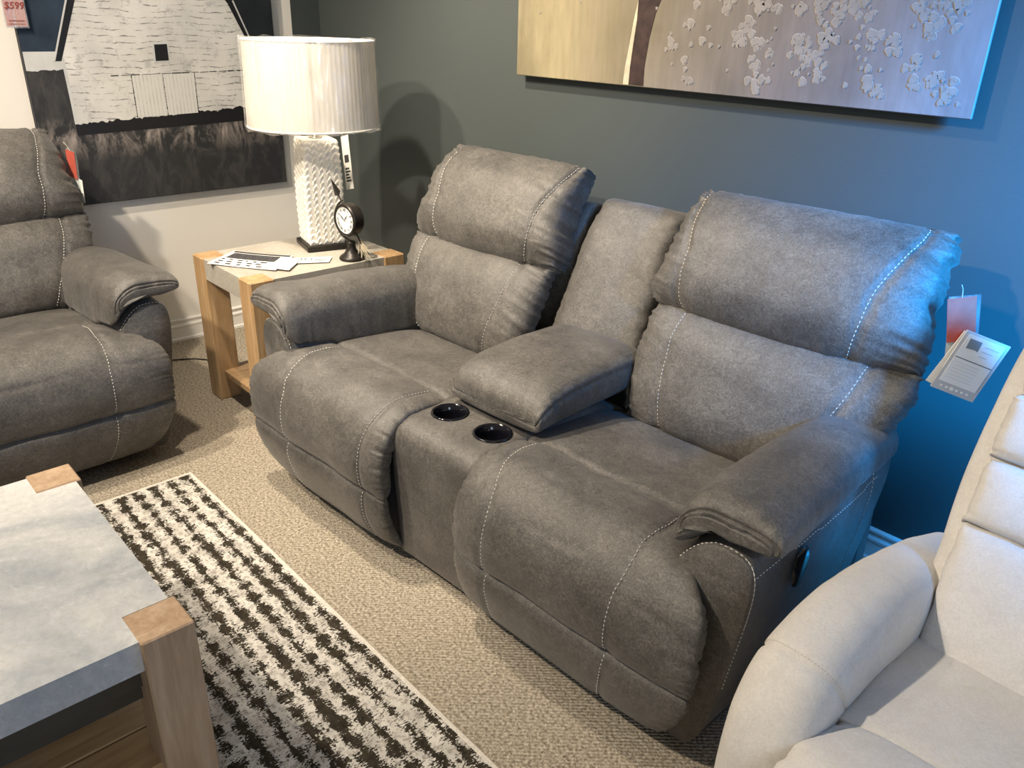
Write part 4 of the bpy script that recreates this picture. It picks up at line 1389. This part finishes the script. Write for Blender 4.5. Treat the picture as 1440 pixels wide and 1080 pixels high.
# ------------------------------------------------------------------ tags on the sofas
def sofa_tag(name, label, loc, rz, big):
    t = thing(name, label, 'tag', loc, rz)
    bx = -.085 if big else 0
    r = card('red_card', t, .060, .105, .0015, 'red_card', (bx, .006, 0), (0, math.radians(-12 if big else 6), 0), label='red card')
    sl = card('clear_sleeve', t, .066, .215, .003, 'sleeve', (bx + .006, .0085, .004), (0, math.radians(-10 if big else 6), 0))
    card('insert', t, .05, .09, .001, 'paper', (bx + .018, .010, -.105), (0, math.radians(-8 if big else 6), 0), label='white paper insert')
    if big:
        hld = card('card_holder', t, .104, .150, .004, 'ink_faint', (-.013, -.010, -.085), (0, math.radians(18), 0), label='grey-bordered card')
        wc = card('white_panel', hld, .088, .122, .001, 'paper', (0, -.0026, -.006))
        Acc().box(-.044, -.0036, -.064, .044, -.0031, -.0625).build('printed_rule', 'ink', hld)
        Acc().prism([(-.036, -.014), (-.008, -.014), (-.006, -.038), (-.012, -.036), (-.034, -.038)], 1, -.0036, -.0031).build('printed_badge', 'ink_grey', hld)
        a = Acc(); random.seed(4)
        for k in range(3): a.box(.002, -.0036, -.022 - k * .012, .036 - .008 * k, -.0031, -.0205 - k * .012)
        for k in range(6): a.box(-.036, -.0036, -.074 - k * .008, .02 + .01 * random.random(), -.0031, -.0732 - k * .008)
        a.build('printed_text', 'ink_faint', hld)
        a = Acc()
        for k in range(6):
            rr = .0035 if k != 2 else .0055
            a.prism([(-.032 + k * .0125 + rr * math.cos(q * math.pi / 4), -.1385 + rr * .8 * math.sin(q * math.pi / 4)) for q in range(8)], 1, -.0030, -.0022)
        a.build('printed_icons', 'paper', hld)
        card('spare_card', t, .096, .14, .002, 'paper', (-.020, -.002, -.092), (0, math.radians(23), 0), label='second card behind')
    Acc().tube([(bx, .006, 0), (bx - .005, .0, .02), (bx - .012, -.006, .032)], .0009, 5).build('string', 'thread', t)
    return t


# ------------------------------------------------------------------ cream recliner in the right foreground
wr = thing('cream_recliner', 'cream upholstered recliner with rounded arm and channelled back, cut off at the right', 'armchair', (-.50, .90, 0))
# local: x right 0..0.86, y back, front of arms at y=0.03
def wr_arm(x0, x1, sg, seed):
    cx = (x0 + x1) / 2; hw = (x1 - x0) / 2
    rows = []
    path = [(.86, .30, 0, -1, .06), (.86, .42, -.3, -1, .09), (.82, .49, .35, .9, .10), (.70, .525, .15, 1, .10), (.52, .572, 0, 1, .10), (.34, .60, -.05, 1, .10), (.20, .59, -.3, 1, .10),
            (.10, .545, -.8, .8, .10), (.045, .46, -1, .35, .09), (.03, .36, -1, .08, .09), (.035, .22, -1, 0, .085), (.05, .10, -1, -.05, .07), (.07, .06, -1, -.3, .03)]
    path = path[2:]
    for k, (y, z, ny, nz, tu) in enumerate(path):
        w = 1.0 if 0 < k < len(path) - 1 else .8
        n = Vector((0, ny, nz)).normalized(); c = Vector((cx, y, z)) - n * tu
        rows.append(dict(c=tuple(c), n=tuple(n), l=hw * w, r=hw * w, tu=tu, td=.10 if k < len(path) - 1 else .04, p=2.6))

    def disp(a, v, h, P):
        D = soft(P, .7, seed)
        D = D - .005 * np.exp(-((v - 4.6) / .06) ** 2) * (h > -.3)
        return D
    s = Surf(rows, 110, 90, disp)
    o = s.build('armrest', 'cream', wr)
    acc = Acc(); pts = []; nn = []
    for k in range(50):
        p, q = s.at(.96 - 1.92 * k / 49, 4.52, .0008); pts.append(p); nn.append(q)
    dashes(acc, pts, nn, .006, .004, .0008)
    acc.build('stitching', 'thread_cream', o, kind='stuff')
    Acc().box(x0 + .02, .10, .05, x1 - .02, .84, .40, .03).build('arm_side', 'cream', wr)


wr_arm(.01, .16, -1, 51)
wr_arm(.74, .89, 1, 53)
ccx, chw = .45, .30
# seat
rows = []
for (y, z, w, tu) in ((.56, .44, .98, .02), (.52, .46, 1.02, .05), (.36, .475, 1.02, .055), (.26, .478, 1.0, .055), (.205, .474, 1.0, .045), (.185, .465, .98, .02)):
    rows.append(dict(c=(ccx, y, z - tu), n=(0, 0, 1), l=chw * w, r=chw * w, tu=tu, td=.06, p=4.5))
Surf(rows, 60, 80, lambda a, v, h, P: soft(P, .9, 60) - (h > 0) * .006 * np.exp(-(a / .6) ** 2)).build('seat_cushion', 'cream', wr)
rows = []
fr_ = [(.20, .455, 0, 1, .03), (.178, .478, -.05, 1, .06), (.10, .494, -.2, 1, .065), (.015, .487, -.6, .8, .07), (-.05, .44, -.9, .4, .07), (-.07, .37, -1, .1, .07), (-.07, .26, -1, 0, .06), (-.05, .15, -1, -.1, .05), (-.03, .10, -1, -.3, .02)]
for k, (y, z, ny, nz, tu) in enumerate(fr_):
    n = Vector((0, ny, nz)).normalized(); c = Vector((ccx, y, z)) - n * tu
    w = 1.0 if k < 2 else 1.06
    rows.append(dict(c=tuple(c), n=tuple(n), l=chw * w, r=chw * w, tu=tu, td=.05, p=4.0))
Surf(rows, 80, 80, lambda a, v, h, P: soft(P, .9, 63) + folds(v * .1, (1 - np.abs(a)) * chw, .008, .03, 30, 5)).build('footrest_pad', 'cream', wr)
# back: stacked channels up the lean
up = Vector((0, .50, .866)); nb_ = Vector((0, -.866, .50))
base = Vector((ccx, .50, .455))
ch = [(-.07, .225, 1.0), (.225, .36, 1.05), (.36, .49, 1.06), (.49, .70, 1.04)]
for k, (d0, d1, w) in enumerate(ch):
    rows = []
    for t, tu in ((-.02, .022), (.05, .045), (.2, .058), (.5, .063), (.8, .058), (.95, .045), (1.02, .022)):
        c = base + up * (d0 + (d1 - d0) * t) - nb_ * .03
        rows.append(dict(c=tuple(c), n=tuple(nb_), l=chw * w * (1 if k else .97 + .06 * t), r=chw * w * (1 if k else .97 + .06 * t), tu=tu + .01, td=.05, p=4.0))
    Surf(rows, 44, 90, lambda a, v, h, P: soft(P, 1.0, 70 + k) + folds(P[..., 0], np.minimum(v, 6 - v) * .03, .006, .02, 16, k) + folds(v * .06, (1 - np.abs(a)) * chw, .006, .02, 25, k)).build('back_channel', 'cream', wr)
rows = []
for (d, w, th) in ((-.10, 1.08, .05), (.1, 1.10, .06), (.3, 1.15, .065), (.5, 1.16, .065), (.66, 1.12, .06), (.73, 1.0, .035)):
    c = base + up * d - nb_ * .065
    rows.append(dict(c=tuple(c), n=tuple(nb_), l=chw * w, r=chw * w, tu=th * .9, td=th, p=3.6))
Surf(rows, 50, 80, lambda a, v, h, P: soft(P, .7, 80)).build('back_frame', 'cream', wr)
Acc().box(.10, .12, .06, .80, .80, .36, .02).build('base_frame', 'cream', wr)
for x in (.12, .78):
    for y in (.16, .74): Acc().lathe([(0, 0), (.02, 0), (.024, .06), (0, .06)], 16, (x, y, 0)).build('foot', 'black_iron', wr, smooth=True)


def l2w(x, y, z, o=LO, a=ANG):
    return (o[0] + x * math.cos(a) - y * math.sin(a), o[1] + x * math.sin(a) + y * math.cos(a), z)


sofa_tag('hanging_price_tag', 'white price card and red card in clear sleeves hanging off the loveseat right back', l2w(2.185, .735, .955), math.radians(38), True)
sofa_tag('red_price_tag', 'red and white price tag hanging off the sofa back by the barn painting', (-3.50, .905, .985), math.radians(12), False)
